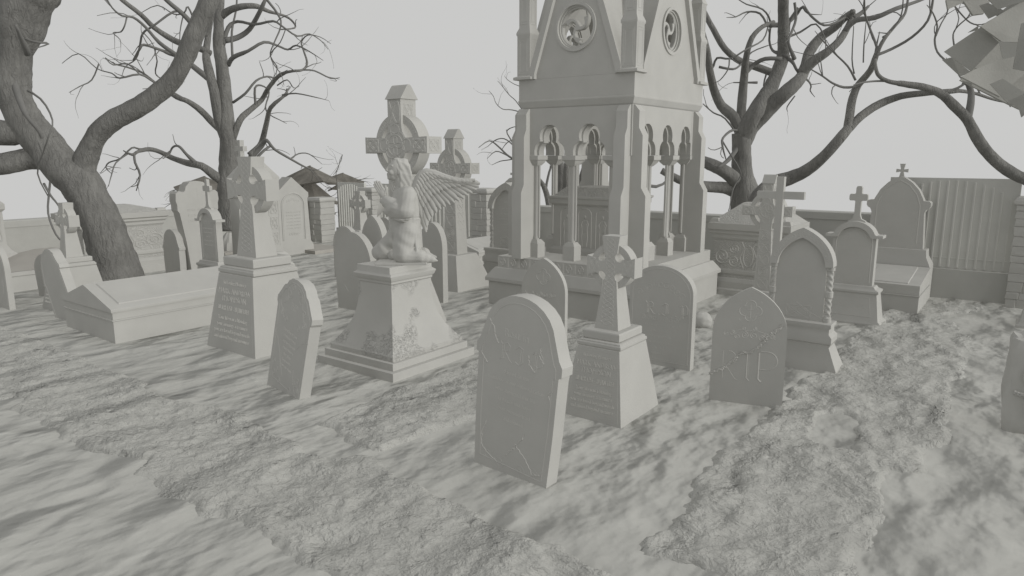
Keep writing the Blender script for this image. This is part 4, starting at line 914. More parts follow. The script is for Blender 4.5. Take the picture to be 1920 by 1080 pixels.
# ---------------------------------------------------------------- trees
TREES={
'big_left':[
[(-10.74,4.73,-0.21,0.474),(-10.73,4.73,0.07,0.408),(-10.75,4.72,0.35,0.344),(-10.77,4.7,0.63,0.295),(-10.82,4.67,0.96,0.263),(-10.94,4.58,1.31,0.269),(-11.05,4.5,1.59,0.275),(-11.21,4.38,1.79,0.259),(-11.38,4.26,2.11,0.235),(-11.55,4.13,2.41,0.226),(-11.65,4.05,2.73,0.224),(-11.68,4.03,3.02,0.238),(-11.64,4.06,3.38,0.244),(-11.54,4.14,3.73,0.308),(-11.42,4.23,4.08,0.335),(-11.28,4.33,4.42,0.348),(-11.21,4.38,5.42,0.284),(-11.32,4.3,6.57,0.208),(-11.64,4.06,7.67,0.122),(-11.86,3.89,8.49,0.033)],
[(-10.94,4.58,1.28,0.2),(-11.0,4.54,1.59,0.153),(-10.98,4.55,1.85,0.152),(-10.91,4.6,2.04,0.144),(-10.79,4.69,2.28,0.14),(-10.59,4.84,2.47,0.139),(-10.26,5.09,2.67,0.135),(-9.97,5.3,2.92,0.13),(-9.78,5.44,3.18,0.126),(-9.64,5.54,3.49,0.125),(-9.52,5.64,3.8,0.125),(-9.39,5.73,4.08,0.124),(-9.27,5.82,4.42,0.116),(-9.06,5.98,5.16,0.093),(-9.07,5.97,5.94,0.063),(-8.8,6.17,6.69,0.017)],
[(-11.33,4.29,2.16,0.151),(-11.51,4.14,2.37,0.165),(-11.74,3.95,2.3,0.165),(-11.96,3.77,2.32,0.173),(-12.35,3.46,2.44,0.179),(-13.26,2.77,2.66,0.119),(-14.17,2.08,3.23,0.066),(-14.92,1.5,3.51,0.018)],
[(-11.23,4.37,1.79,0.137),(-11.48,4.3,1.91,0.146),(-11.73,4.11,1.94,0.153),(-11.84,3.81,1.87,0.151),(-12.13,3.45,1.85,0.149),(-13.4,2.61,1.7,0.113),(-14.64,1.97,2.0,0.061),(-15.57,1.54,1.92,0.02)],
[(-11.92,3.86,3.18,0.022),(-11.84,3.95,3.1,0.022),(-11.68,4.07,2.97,0.021),(-11.23,4.19,2.76,0.018),(-10.84,4.16,2.46,0.014),(-10.78,4.07,2.25,0.013),(-10.96,4.05,2.04,0.012),(-11.25,4.05,1.74,0.012),(-11.25,4.16,1.39,0.009)],
[(-11.8,3.94,3.38,0.059),(-11.61,4.0,3.12,0.052),(-11.34,3.98,2.72,0.044),(-11.16,3.98,2.5,0.033),(-11.21,4.13,2.29,0.03),(-11.35,4.23,2.0,0.024),(-11.38,4.27,1.78,0.021),(-11.26,4.17,1.48,0.018),(-11.0,4.03,1.2,0.016),(-10.72,3.99,0.93,0.015),(-10.6,4.05,0.79,0.013),(-10.71,4.14,0.63,0.009)],
[(-11.24,4.11,1.6,0.022),(-11.06,4.11,1.44,0.019),(-11.0,4.15,1.34,0.015),(-10.85,4.14,1.23,0.007)],
[(-11.77,3.97,3.99,0.058),(-11.57,3.99,3.78,0.051),(-11.58,4.05,3.58,0.048),(-11.61,4.15,3.46,0.044),(-11.37,4.15,3.37,0.044),(-11.1,4.01,3.48,0.036),(-10.86,3.87,3.64,0.021)],
[(-11.56,4.12,3.85,0.029),(-11.37,4.08,3.6,0.023),(-11.21,4.2,3.51,0.02),(-11.16,4.35,3.5,0.015),(-11.22,4.14,3.4,0.006)]],
'mid_left':[
[(-12.34,7.65,0.59,0.348),(-12.34,7.65,1.1,0.264),(-12.35,7.65,1.5,0.202),(-12.33,7.66,2.0,0.166),(-12.32,7.66,2.59,0.144),(-12.32,7.67,3.07,0.128),(-12.33,7.66,3.64,0.118),(-12.35,7.65,4.01,0.098),(-12.32,7.66,4.38,0.087),(-12.29,7.69,4.75,0.077),(-12.25,7.72,5.2,0.067),(-12.12,7.81,6.52,0.019)],
[(-12.33,7.66,2.2,0.11),(-12.37,7.54,2.66,0.099),(-12.34,7.47,3.15,0.088),(-12.54,7.52,3.55,0.084),(-12.86,7.68,3.87,0.07),(-12.93,7.81,4.28,0.055),(-12.76,7.81,4.64,0.05),(-12.44,7.72,5.05,0.048)],
[(-12.36,7.64,2.37,0.065),(-12.55,7.53,2.57,0.06),(-12.55,7.31,2.79,0.057),(-12.48,7.03,2.94,0.046),(-12.67,6.92,3.02,0.042),(-13.11,6.87,3.23,0.029),(-13.55,6.84,3.46,0.026),(-13.68,6.81,3.52,0.024),(-13.64,6.58,3.57,0.02),(-13.49,6.29,3.59,0.014),(-13.39,6.09,3.67,0.007)],
[(-12.48,7.03,2.94,0.034),(-12.79,6.89,3.12,0.031),(-12.94,6.69,3.27,0.024),(-12.86,6.4,3.38,0.022),(-12.98,6.11,3.3,0.018),(-13.18,6.08,3.39,0.014),(-13.66,6.05,3.5,0.011),(-14.12,5.97,3.78,0.011),(-14.35,5.77,3.61,0.006)],
[(-12.86,6.4,3.38,0.015),(-13.06,6.31,3.56,0.017),(-13.23,6.14,3.54,0.015),(-13.03,5.93,3.61,0.006)],
[(-13.63,6.08,3.58,0.017),(-13.81,6.01,3.31,0.015),(-13.85,5.82,3.19,0.012),(-13.7,5.57,3.06,0.006)],
[(-12.38,7.49,3.3,0.059),(-12.65,7.37,3.52,0.054),(-13.06,7.3,3.77,0.045),(-13.28,7.2,3.85,0.04),(-13.17,6.97,3.88,0.031),(-13.15,6.67,3.93,0.029),(-13.18,6.6,3.85,0.025),(-13.49,6.62,3.69,0.016)],
[(-12.79,7.73,3.87,0.06),(-12.99,7.61,3.97,0.06),(-13.35,7.61,4.05,0.061),(-13.78,7.57,4.18,0.057),(-13.96,7.31,4.39,0.049),(-13.9,7.05,4.58,0.042),(-13.98,6.77,4.8,0.039),(-14.23,6.67,5.05,0.035)],
[(-12.82,7.36,3.64,0.039),(-12.97,7.15,3.8,0.039),(-13.32,7.04,4.03,0.035),(-13.67,6.99,4.33,0.032),(-13.68,6.79,4.47,0.027),(-13.52,6.51,4.44,0.021),(-13.36,6.28,4.52,0.017),(-13.37,6.19,4.7,0.013)],
[(-13.62,6.64,4.44,0.019),(-13.56,6.56,4.28,0.017),(-13.73,6.56,4.19,0.015),(-14.0,6.55,4.2,0.012),(-13.74,6.54,4.06,0.009),(-13.4,6.38,3.88,0.005)],
[(-12.9,7.79,4.19,0.05),(-13.19,7.69,4.38,0.05),(-13.28,7.54,4.58,0.045),(-13.27,7.22,4.79,0.039),(-13.29,7.08,4.95,0.034)],
[(-13.14,7.7,4.33,0.03),(-13.37,7.6,4.6,0.03),(-13.4,7.41,4.63,0.028),(-13.54,7.08,4.35,0.026),(-13.84,7.02,4.24,0.024),(-14.21,7.13,4.07,0.023),(-14.56,7.2,3.85,0.017),(-14.78,7.09,3.71,0.013),(-14.66,6.94,3.49,0.007)],
[(-13.17,7.68,4.47,0.022),(-13.17,7.57,4.72,0.02),(-13.25,7.53,4.61,0.016),(-13.66,7.55,4.64,0.015),(-14.11,7.49,4.84,0.012),(-14.37,7.26,4.68,0.007)],
[(-13.28,7.2,3.85,0.02),(-13.39,7.0,3.91,0.016),(-13.47,7.05,3.71,0.016),(-13.74,7.14,3.51,0.016),(-13.61,7.25,3.38,0.013),(-13.23,7.24,3.28,0.01)],
[(-12.26,7.71,2.27,0.065),(-12.13,7.82,2.64,0.06),(-12.14,8.04,2.82,0.052),(-12.09,8.28,3.02,0.047),(-11.81,8.26,3.23,0.042),(-11.39,8.22,3.43,0.035),(-11.06,8.25,3.48,0.031),(-10.97,8.41,3.51,0.027),(-11.13,8.64,3.67,0.024),(-11.4,8.77,3.95,0.02),(-11.47,8.8,4.09,0.017),(-11.22,8.76,4.18,0.012),(-10.81,8.71,4.1,0.008),(-10.53,8.71,3.96,0.005)],
[(-10.97,8.41,3.51,0.019),(-10.84,8.57,3.5,0.017),(-10.78,8.88,3.39,0.015),(-10.76,9.08,3.42,0.006)],
[(-12.01,7.89,1.98,0.07),(-11.92,8.04,2.14,0.06),(-11.86,8.09,2.28,0.055),(-11.56,8.0,2.6,0.045),(-11.23,7.87,2.83,0.038),(-10.94,7.98,3.04,0.03),(-11.04,8.1,3.15,0.023)],
[(-10.98,7.95,3.04,0.019),(-10.61,7.96,3.05,0.015),(-10.25,8.07,2.98,0.012),(-10.15,8.29,2.93,0.005)],
[(-12.21,7.75,2.95,0.03),(-11.96,7.86,3.11,0.028),(-11.86,8.03,3.34,0.025),(-11.96,8.34,3.45,0.022),(-11.95,8.56,3.44,0.016),(-11.71,8.64,3.54,0.01)],
[(-12.24,7.73,3.62,0.044),(-12.05,7.72,3.74,0.041),(-11.7,7.8,3.83,0.034),(-11.51,8.01,3.99,0.031),(-11.55,8.32,3.97,0.025),(-11.52,8.52,3.92,0.022),(-11.31,8.55,3.98,0.018),(-10.87,8.5,3.83,0.013),(-10.45,8.46,3.64,0.005)],
[(-12.26,7.71,4.05,0.054),(-12.18,7.92,4.12,0.049),(-11.97,8.04,4.26,0.044),(-11.61,8.01,4.49,0.038),(-11.41,8.02,4.7,0.034),(-11.45,8.18,4.95,0.029)],
[(-12.29,7.69,4.47,0.068),(-12.09,7.76,4.57,0.063),(-11.79,7.81,4.6,0.057),(-11.62,7.99,4.61,0.048),(-11.71,8.3,4.58,0.035),(-11.67,8.62,4.54,0.028),(-11.55,8.7,4.43,0.022),(-11.34,8.56,4.29,0.018),(-11.33,8.24,4.22,0.014)],
[(-12.29,7.68,3.97,0.044),(-12.28,7.81,4.29,0.039),(-12.16,7.93,4.4,0.033),(-11.71,7.98,4.31,0.029),(-11.22,8.02,4.32,0.025),(-11.04,8.08,4.22,0.021),(-11.0,8.35,4.09,0.018),(-11.04,8.65,4.17,0.014),(-10.98,8.86,4.07,0.009),(-10.78,8.85,3.9,0.005)],
[(-12.09,7.73,3.72,0.029),(-12.21,7.83,4.21,0.025),(-12.37,8.05,4.63,0.022),(-12.45,8.15,4.94,0.02)],
[(-12.11,8.16,2.89,0.03),(-12.07,8.14,3.23,0.026),(-12.09,8.3,3.29,0.02),(-12.06,8.44,3.18,0.018),(-11.92,8.24,2.89,0.018),(-11.58,8.08,2.73,0.014),(-11.25,8.06,2.62,0.01),(-11.19,8.16,2.56,0.005)],
[(-11.56,8.27,3.26,0.016),(-11.32,8.32,3.35,0.013),(-11.16,8.33,3.2,0.011),(-11.2,8.48,3.24,0.006)],
[(-11.39,8.04,4.7,0.028),(-11.31,8.18,4.49,0.024),(-11.16,8.14,4.26,0.019),(-11.14,7.93,3.89,0.015),(-11.29,7.97,3.73,0.012),(-11.47,8.23,3.56,0.011),(-11.8,8.34,3.38,0.006)],
[(-11.04,8.14,4.18,0.011),(-11.15,8.09,3.96,0.011),(-11.42,8.08,3.8,0.012),(-11.44,8.12,3.64,0.011),(-11.1,8.04,3.4,0.009),(-10.82,7.88,3.19,0.005)],
[(-12.37,7.63,1.45,0.091),(-12.44,7.38,1.63,0.085),(-12.5,7.2,1.79,0.069),(-12.85,7.11,1.85,0.06),(-13.28,7.07,1.94,0.051),(-13.47,6.95,2.05,0.044),(-13.39,6.71,2.1,0.04),(-13.21,6.42,2.06,0.034),(-13.08,6.24,2.0,0.029),(-13.24,6.17,2.07,0.011)],
[(-13.11,6.29,2.02,0.029),(-13.0,6.24,1.86,0.027),(-12.99,6.3,1.64,0.023),(-13.04,6.23,1.36,0.01)],
[(-12.99,6.3,1.67,0.017),(-12.82,6.17,1.49,0.013),(-12.71,6.0,1.45,0.009)],
[(-13.37,6.72,2.1,0.026),(-13.36,6.52,2.1,0.024),(-13.26,6.33,2.12,0.019),(-13.45,6.2,1.93,0.017),(-13.83,6.17,1.86,0.016),(-13.98,6.17,1.76,0.014),(-13.72,6.15,1.65,0.006)],
[(-13.16,6.21,2.02,0.017),(-13.13,5.97,1.86,0.015),(-12.85,5.75,1.66,0.013),(-12.67,5.6,1.47,0.005)],
[(-12.64,7.18,1.84,0.04),(-12.62,7.0,2.0,0.033),(-12.62,6.89,2.13,0.029),(-12.84,6.93,2.16,0.025),(-13.08,6.98,2.12,0.022),(-13.1,6.92,2.0,0.018),(-12.92,6.71,1.93,0.008)],
[(-12.0,7.9,1.94,0.055),(-11.84,8.04,2.15,0.045),(-11.66,8.04,2.26,0.036),(-11.58,8.14,2.1,0.03),(-11.63,8.52,1.92,0.026),(-11.7,8.88,1.77,0.021),(-11.64,9.08,1.69,0.011)],
[(-11.63,8.52,1.92,0.016),(-11.7,8.77,2.02,0.015),(-11.62,8.96,2.01,0.012),(-11.33,9.02,1.82,0.005)],
[(-11.94,7.95,1.9,0.03),(-11.92,8.15,2.08,0.03),(-11.92,8.33,2.18,0.025)],
[(-13.28,7.54,4.61,0.016),(-13.36,7.48,4.27,0.012),(-13.38,7.46,3.89,0.006)],
[(-13.84,7.02,4.26,0.013),(-13.85,7.18,4.09,0.01),(-13.95,7.27,3.91,0.008),(-13.99,7.11,3.68,0.005)]],
'right':[
[(-4.36,13.58,0.34,0.431),(-4.43,13.52,0.9,0.326),(-4.5,13.47,1.3,0.253),(-4.56,13.43,1.7,0.191),(-4.59,13.41,2.05,0.175),(-4.6,13.4,2.39,0.18)],
[(-4.59,13.41,2.29,0.16),(-4.48,13.35,2.53,0.153),(-4.35,13.44,2.82,0.147),(-4.27,13.8,3.17,0.139),(-4.21,14.09,3.58,0.126),(-4.14,14.09,3.91,0.11),(-4.09,13.81,4.39,0.097),(-4.03,13.51,4.7,0.09),(-4.03,13.4,5.03,0.084),(-4.07,13.58,6.47,0.046),(-4.38,13.72,7.68,0.014)],
[(-4.55,13.44,2.2,0.13),(-4.47,13.58,2.54,0.15),(-4.21,13.62,2.83,0.148),(-3.89,13.59,3.12,0.126),(-3.73,13.81,3.35,0.112),(-3.74,14.15,3.6,0.099),(-3.77,14.49,3.9,0.095),(-3.64,14.7,4.18,0.086),(-3.41,14.67,4.32,0.07),(-3.17,14.5,4.48,0.058),(-3.04,14.4,4.54,0.038)],
[(-3.75,13.88,3.44,0.097),(-3.54,13.87,3.65,0.091),(-3.32,13.87,3.79,0.076),(-3.17,14.1,4.01,0.067),(-3.13,14.45,4.28,0.058),(-3.09,14.59,4.52,0.049),(-3.08,14.39,4.55,0.029)],
[(-3.15,14.27,4.17,0.048),(-2.97,14.27,4.35,0.047),(-2.66,14.26,4.36,0.042),(-2.37,14.46,4.51,0.037),(-2.12,14.95,4.68,0.033),(-1.86,15.37,4.87,0.029)],
[(-3.09,14.56,4.44,0.044),(-2.98,14.71,4.54,0.039),(-2.89,14.83,4.67,0.029)],
[(-4.6,13.4,2.37,0.11),(-4.76,13.37,2.69,0.1),(-5.0,13.34,2.91,0.085),(-5.09,13.16,3.22,0.075),(-5.05,12.81,3.52,0.066),(-5.02,12.58,3.82,0.057),(-5.12,12.58,4.14,0.047),(-5.28,12.78,4.55,0.038)],
[(-4.62,13.38,2.49,0.09),(-4.67,13.51,2.88,0.085),(-4.64,13.48,3.41,0.074),(-4.55,13.27,3.76,0.058),(-4.46,13.25,4.07,0.048),(-4.38,13.55,4.29,0.039),(-4.33,13.99,4.42,0.04)],
[(-4.65,13.47,3.44,0.045),(-4.53,13.6,3.63,0.042),(-4.32,13.62,3.73,0.039),(-4.08,13.8,3.73,0.035)],
[(-4.17,14.06,3.46,0.07),(-4.51,13.94,3.61,0.069),(-4.78,13.67,3.72,0.065),(-4.94,13.24,3.91,0.059),(-5.1,13.03,4.24,0.053),(-5.34,13.08,4.62,0.049),(-5.58,13.29,5.04,0.045)],
[(-4.57,13.42,1.45,0.142),(-4.73,13.09,1.66,0.119),(-4.94,12.87,1.81,0.114),(-5.22,12.88,1.9,0.1),(-5.67,12.71,2.0,0.081),(-5.87,12.42,2.2,0.06)],
[(-4.55,13.44,1.28,0.132),(-4.81,13.28,1.38,0.112),(-5.03,12.91,1.41,0.1),(-5.29,12.39,1.52,0.078),(-5.62,12.17,1.71,0.059)],
[(-4.55,13.4,2.37,0.03),(-4.67,13.15,2.45,0.03),(-4.71,12.75,2.3,0.027),(-4.61,12.48,2.14,0.023),(-4.57,12.58,1.91,0.013)],
[(-4.66,12.61,2.23,0.019),(-4.48,12.54,2.0,0.019),(-4.37,12.65,1.79,0.017),(-4.38,12.83,1.62,0.014),(-4.44,12.66,1.39,0.012),(-4.37,12.3,0.98,0.007)],
[(-4.64,13.37,2.39,0.06),(-4.63,13.32,2.15,0.045),(-4.68,12.99,1.9,0.039),(-4.74,12.63,1.77,0.029)],
[(-4.11,14.12,3.79,0.04),(-3.96,14.06,3.7,0.035),(-3.83,14.02,3.5,0.03),(-3.7,14.28,3.35,0.022),(-3.72,14.56,3.28,0.018),(-3.74,14.61,3.2,0.014),(-3.61,14.45,3.07,0.006)],
[(-4.03,14.1,3.78,0.05),(-4.19,14.04,3.86,0.04),(-4.36,14.15,3.94,0.03),(-4.45,14.2,4.14,0.026),(-4.38,13.96,4.44,0.022),(-4.42,13.6,4.6,0.019),(-4.63,13.34,4.67,0.014),(-4.85,13.39,4.82,0.01)],
[(-4.36,13.77,4.32,0.029),(-4.53,13.81,4.57,0.024),(-4.75,13.72,4.61,0.02),(-4.84,13.42,4.49,0.015),(-4.9,13.11,4.44,0.006)],
[(-4.36,13.77,4.34,0.039),(-4.15,14.04,4.38,0.049),(-4.02,14.22,4.53,0.04),(-3.85,14.12,4.66,0.029),(-3.65,13.91,4.45,0.025),(-3.42,13.96,4.27,0.025),(-3.24,14.29,4.38,0.025),(-3.11,14.73,4.6,0.025)],
[(-5.06,12.68,3.67,0.038),(-5.02,12.85,3.54,0.029),(-4.93,12.83,3.71,0.024),(-4.65,12.75,3.67,0.021),(-4.43,12.91,3.83,0.019),(-4.29,13.32,4.02,0.017),(-4.33,13.69,4.3,0.016)],
[(-4.91,12.89,3.56,0.029),(-4.7,13.04,3.52,0.025),(-4.65,13.3,3.63,0.02),(-4.6,13.7,3.88,0.016),(-4.37,13.89,4.0,0.013)],
[(-4.67,12.74,3.67,0.019),(-4.65,12.65,3.48,0.015),(-4.76,12.59,3.3,0.011),(-4.94,12.79,3.28,0.006)],
[(-4.11,13.96,4.11,0.032),(-3.89,14.19,4.23,0.024),(-3.63,14.22,4.35,0.018),(-3.39,14.05,3.98,0.013),(-3.47,13.94,3.75,0.01),(-3.96,13.82,3.87,0.006)],
[(-3.89,13.7,4.67,0.029),(-3.86,13.75,4.4,0.029),(-3.86,13.54,4.14,0.028),(-3.84,13.32,3.94,0.028),(-3.78,13.55,3.68,0.038)],
[(-4.45,13.66,3.32,0.03),(-4.61,13.54,3.32,0.02),(-4.81,13.39,3.32,0.012)],
[(-4.38,14.0,3.58,0.025),(-4.43,13.97,3.29,0.018),(-4.35,14.02,3.15,0.008)],
[(-3.93,14.11,4.65,0.034),(-4.08,14.12,4.43,0.035),(-4.12,14.22,4.26,0.04)],
[(-3.86,14.11,4.66,0.02),(-3.77,14.17,4.54,0.016),(-3.57,14.32,4.52,0.006)],
[(-3.77,13.71,3.05,0.016),(-3.87,13.63,2.86,0.014),(-3.86,13.64,2.77,0.006)],
[(-4.6,13.4,2.27,0.026),(-4.86,13.21,2.66,0.02),(-5.07,13.16,2.77,0.018),(-5.21,12.97,2.93,0.012)]],
'arching':[
[(-3.57,10.55,0.81,0.097),(-3.43,10.58,1.18,0.095),(-3.36,10.74,1.41,0.104),(-3.27,11.06,1.58,0.105),(-3.08,11.22,1.65,0.105),(-2.83,11.19,1.77,0.092),(-2.58,11.1,1.98,0.082),(-2.39,11.1,2.23,0.073),(-2.33,11.25,2.36,0.069)],
[(-2.33,11.25,2.34,0.065),(-2.33,11.32,2.52,0.062),(-2.34,11.46,2.8,0.054),(-2.28,11.5,3.0,0.05),(-2.11,11.34,3.17,0.045),(-2.02,11.19,3.38,0.037),(-1.95,11.23,3.57,0.031),(-1.88,11.51,3.77,0.026),(-1.82,11.84,3.98,0.023),(-1.82,11.96,4.25,0.019)],
[(-2.33,11.25,2.34,0.062),(-2.2,11.44,2.55,0.06),(-2.01,11.7,2.73,0.056),(-1.76,11.78,2.83,0.05),(-1.48,11.7,2.85,0.044),(-1.23,11.74,2.86,0.039),(-1.06,11.97,2.88,0.034),(-0.89,12.36,2.86,0.028),(-0.71,12.74,2.8,0.023),(-0.53,12.9,2.75,0.016)],
[(-2.05,11.22,3.35,0.025),(-1.88,11.42,3.45,0.024),(-1.65,11.46,3.59,0.022),(-1.47,11.4,3.78,0.02),(-1.45,11.52,4.06,0.019),(-1.48,11.77,4.31,0.015)],
[(-2.0,11.2,3.38,0.024),(-2.07,11.19,3.56,0.022),(-2.16,11.24,3.75,0.019),(-2.21,11.15,3.92,0.016),(-2.18,10.85,4.11,0.014)],
[(-2.32,11.46,3.06,0.023),(-2.42,11.37,3.25,0.019),(-2.62,11.39,3.45,0.016),(-2.81,11.52,3.64,0.013),(-2.92,11.41,3.79,0.005)],
[(-2.3,11.48,2.97,0.023),(-2.45,11.37,2.96,0.022),(-2.56,11.14,3.01,0.018),(-2.67,11.03,3.1,0.015),(-2.87,11.15,3.22,0.011)],
[(-2.67,11.03,3.1,0.012),(-2.71,11.06,3.27,0.01),(-2.76,11.08,3.46,0.005)],
[(-2.34,11.44,3.15,0.015),(-2.37,11.36,3.35,0.012),(-2.37,11.29,3.78,0.008)],
[(-2.19,11.22,3.27,0.013),(-2.19,11.16,3.5,0.012),(-2.18,11.11,3.8,0.007)],
[(-1.97,11.22,3.59,0.018),(-1.91,11.35,3.67,0.016),(-1.79,11.33,3.86,0.013),(-1.76,11.18,4.07,0.01)],
[(-1.21,11.75,2.86,0.025),(-1.08,11.85,2.91,0.022),(-0.97,11.93,3.0,0.018)],
[(-0.88,12.37,2.86,0.011),(-0.82,12.41,2.94,0.009),(-0.78,12.45,2.99,0.005)],
[(-2.05,11.22,3.31,0.022),(-2.04,11.22,3.49,0.016),(-2.02,11.24,3.67,0.007)]],
'off_right':[
[(0.9,12.13,0.12,0.284),(0.71,11.98,0.76,0.238),(0.42,11.77,1.25,0.167),(0.05,11.5,1.58,0.097),(-0.15,11.35,1.68,0.076),(-0.33,11.21,1.78,0.072),(-0.53,11.07,1.95,0.068),(-0.68,10.95,2.15,0.068),(-0.79,10.88,2.35,0.064),(-0.86,10.82,2.47,0.064),(-0.99,10.73,2.61,0.061),(-1.13,10.62,2.75,0.054),(-1.3,10.49,2.83,0.044),(-1.5,10.35,2.87,0.038),(-1.69,10.21,2.91,0.032),(-1.8,10.12,3.0,0.027),(-1.84,10.09,3.18,0.02)],
[(-0.84,10.83,2.43,0.047),(-0.83,10.9,2.63,0.044),(-0.85,11.02,2.79,0.038),(-0.89,10.98,2.88,0.034),(-0.93,10.7,2.92,0.027)],
[(-1.69,10.21,2.91,0.016),(-1.82,10.12,2.91,0.015),(-1.93,9.89,2.88,0.013),(-1.98,9.7,2.84,0.008)],
[(-1.12,10.63,3.15,0.016),(-1.23,10.63,3.27,0.016),(-1.28,10.69,3.43,0.016),(-1.26,10.63,3.58,0.013),(-1.29,10.36,3.7,0.01),(-1.34,10.18,3.77,0.005)],
[(-1.27,10.68,3.47,0.012),(-1.24,10.79,3.63,0.011),(-1.2,10.9,3.77,0.011),(-1.18,10.79,3.91,0.01)],
[(-1.06,10.67,3.34,0.013),(-1.09,10.74,3.48,0.012),(-1.05,10.73,3.57,0.011),(-0.94,10.59,3.65,0.009),(-0.9,10.5,3.74,0.006)],
[(-1.08,10.74,3.51,0.009),(-1.05,10.76,3.67,0.008),(-1.11,10.72,3.82,0.007)],
[(-1.15,10.84,3.88,0.013),(-1.05,10.92,3.75,0.012),(-0.93,10.86,3.62,0.011),(-0.81,10.82,3.58,0.009),(-0.67,11.09,3.67,0.007)],
[(0.71,11.98,0.76,0.21),(0.66,12.01,1.59,0.18),(0.48,11.94,2.6,0.15),(0.52,12.03,3.65,0.121),(0.37,11.99,4.42,0.093)],
[(0.56,11.98,2.27,0.11),(0.1,11.79,3.08,0.068),(-0.28,11.59,3.54,0.048),(-0.74,11.12,3.78,0.034),(-1.19,10.63,3.9,0.02),(-1.49,10.45,3.93,0.013)]],
'behind_tomb':[
[(-8.34,13.12,0.38,0.117),(-8.42,13.17,1.14,0.094),(-8.53,13.29,1.65,0.082),(-8.54,13.21,2.11,0.07),(-8.43,12.88,2.5,0.057),(-8.4,12.61,2.98,0.044)],
[(-8.25,13.18,0.38,0.106),(-8.28,13.14,1.14,0.081),(-8.21,13.0,1.66,0.069),(-8.16,13.01,2.0,0.051),(-8.26,13.36,2.32,0.041),(-8.35,13.73,2.58,0.035)],
[(-8.11,13.28,0.38,0.117),(-8.13,13.47,1.07,0.094),(-8.07,13.47,1.54,0.082),(-7.89,13.3,1.89,0.069),(-7.86,13.29,2.31,0.051),(-8.02,13.5,2.79,0.035)],
[(-8.52,12.98,0.27,0.094),(-8.65,13.03,0.9,0.071),(-8.78,13.05,1.25,0.059),(-8.76,12.83,1.43,0.046),(-8.71,12.48,1.61,0.04),(-8.79,12.3,1.78,0.034),(-9.08,12.33,1.89,0.03),(-9.42,12.49,2.0,0.026),(-9.7,12.57,2.17,0.021),(-9.83,12.4,2.3,0.016),(-9.83,12.03,2.15,0.008)],
[(-8.77,13.06,1.28,0.035),(-8.74,13.15,1.63,0.031),(-8.71,13.23,1.79,0.024)],
[(-9.08,12.33,1.89,0.021),(-9.29,12.28,2.0,0.018),(-9.41,12.09,2.07,0.015),(-9.35,11.72,1.92,0.007)],
[(-8.96,12.35,2.0,0.023),(-9.0,12.15,2.2,0.018),(-9.17,12.07,2.33,0.015),(-9.48,12.18,2.31,0.013),(-9.67,12.19,2.2,0.007)],
[(-8.96,12.35,2.0,0.02),(-9.22,12.38,2.31,0.018),(-9.31,12.35,2.49,0.015),(-9.06,12.24,2.57,0.012),(-8.77,12.27,2.6,0.009)],
[(-9.01,12.32,1.93,0.016),(-9.26,12.37,1.89,0.014),(-9.52,12.39,1.86,0.012),(-9.61,12.21,1.78,0.006)],
[(-8.9,12.46,2.17,0.018),(-9.06,12.3,2.31,0.016),(-9.14,12.12,2.24,0.012),(-9.32,12.17,2.09,0.007)],
[(-8.87,12.72,2.45,0.023),(-9.12,12.67,2.85,0.016),(-9.25,12.45,2.94,0.014),(-9.25,12.13,2.94,0.011),(-9.38,12.07,3.06,0.009),(-9.61,12.27,3.23,0.008),(-9.91,12.5,3.37,0.006)],
[(-9.08,12.71,2.85,0.014),(-9.33,12.71,3.14,0.012),(-9.57,12.78,3.29,0.011),(-9.68,12.65,3.49,0.008),(-9.57,12.37,3.55,0.005)],
[(-8.88,12.72,3.01,0.016),(-9.07,12.79,3.35,0.013),(-9.34,12.67,3.49,0.01),(-9.33,12.41,3.56,0.008),(-9.27,12.22,3.62,0.004)],
[(-8.54,13.23,2.06,0.035),(-8.6,13.04,2.32,0.028),(-8.66,12.85,2.25,0.021),(-8.8,12.92,2.11,0.014)],
[(-8.49,13.14,2.17,0.029),(-8.59,13.07,2.45,0.023),(-8.61,13.06,2.57,0.016)],
[(-7.89,13.3,1.89,0.023),(-7.78,13.39,2.0,0.017),(-7.72,13.43,2.09,0.011)],
[(-8.04,13.42,1.63,0.019),(-7.94,13.5,1.6,0.015),(-7.88,13.54,1.52,0.007)],
[(-8.02,13.5,2.74,0.035),(-7.73,13.7,2.34,0.035),(-7.2,13.98,1.54,0.035),(-6.78,14.44,1.31,0.035),(-6.68,15.03,1.53,0.029)],
[(-7.04,14.18,1.37,0.035),(-7.0,14.47,1.65,0.031),(-6.89,14.56,1.88,0.028),(-6.76,14.45,2.11,0.023)]],
'sapling':[
[(-11.89,9.85,0.72,0.012),(-11.87,9.82,1.39,0.01),(-11.72,9.68,1.62,0.009),(-11.61,9.67,1.76,0.008),(-11.81,9.87,1.89,0.007),(-12.0,10.11,2.0,0.006),(-12.12,10.14,1.85,0.009),(-12.04,9.98,1.69,0.008),(-11.85,9.72,1.59,0.007)],
[(-11.61,9.67,1.76,0.005),(-11.65,9.64,1.89,0.004),(-11.67,9.62,2.0,0.003)]],
}

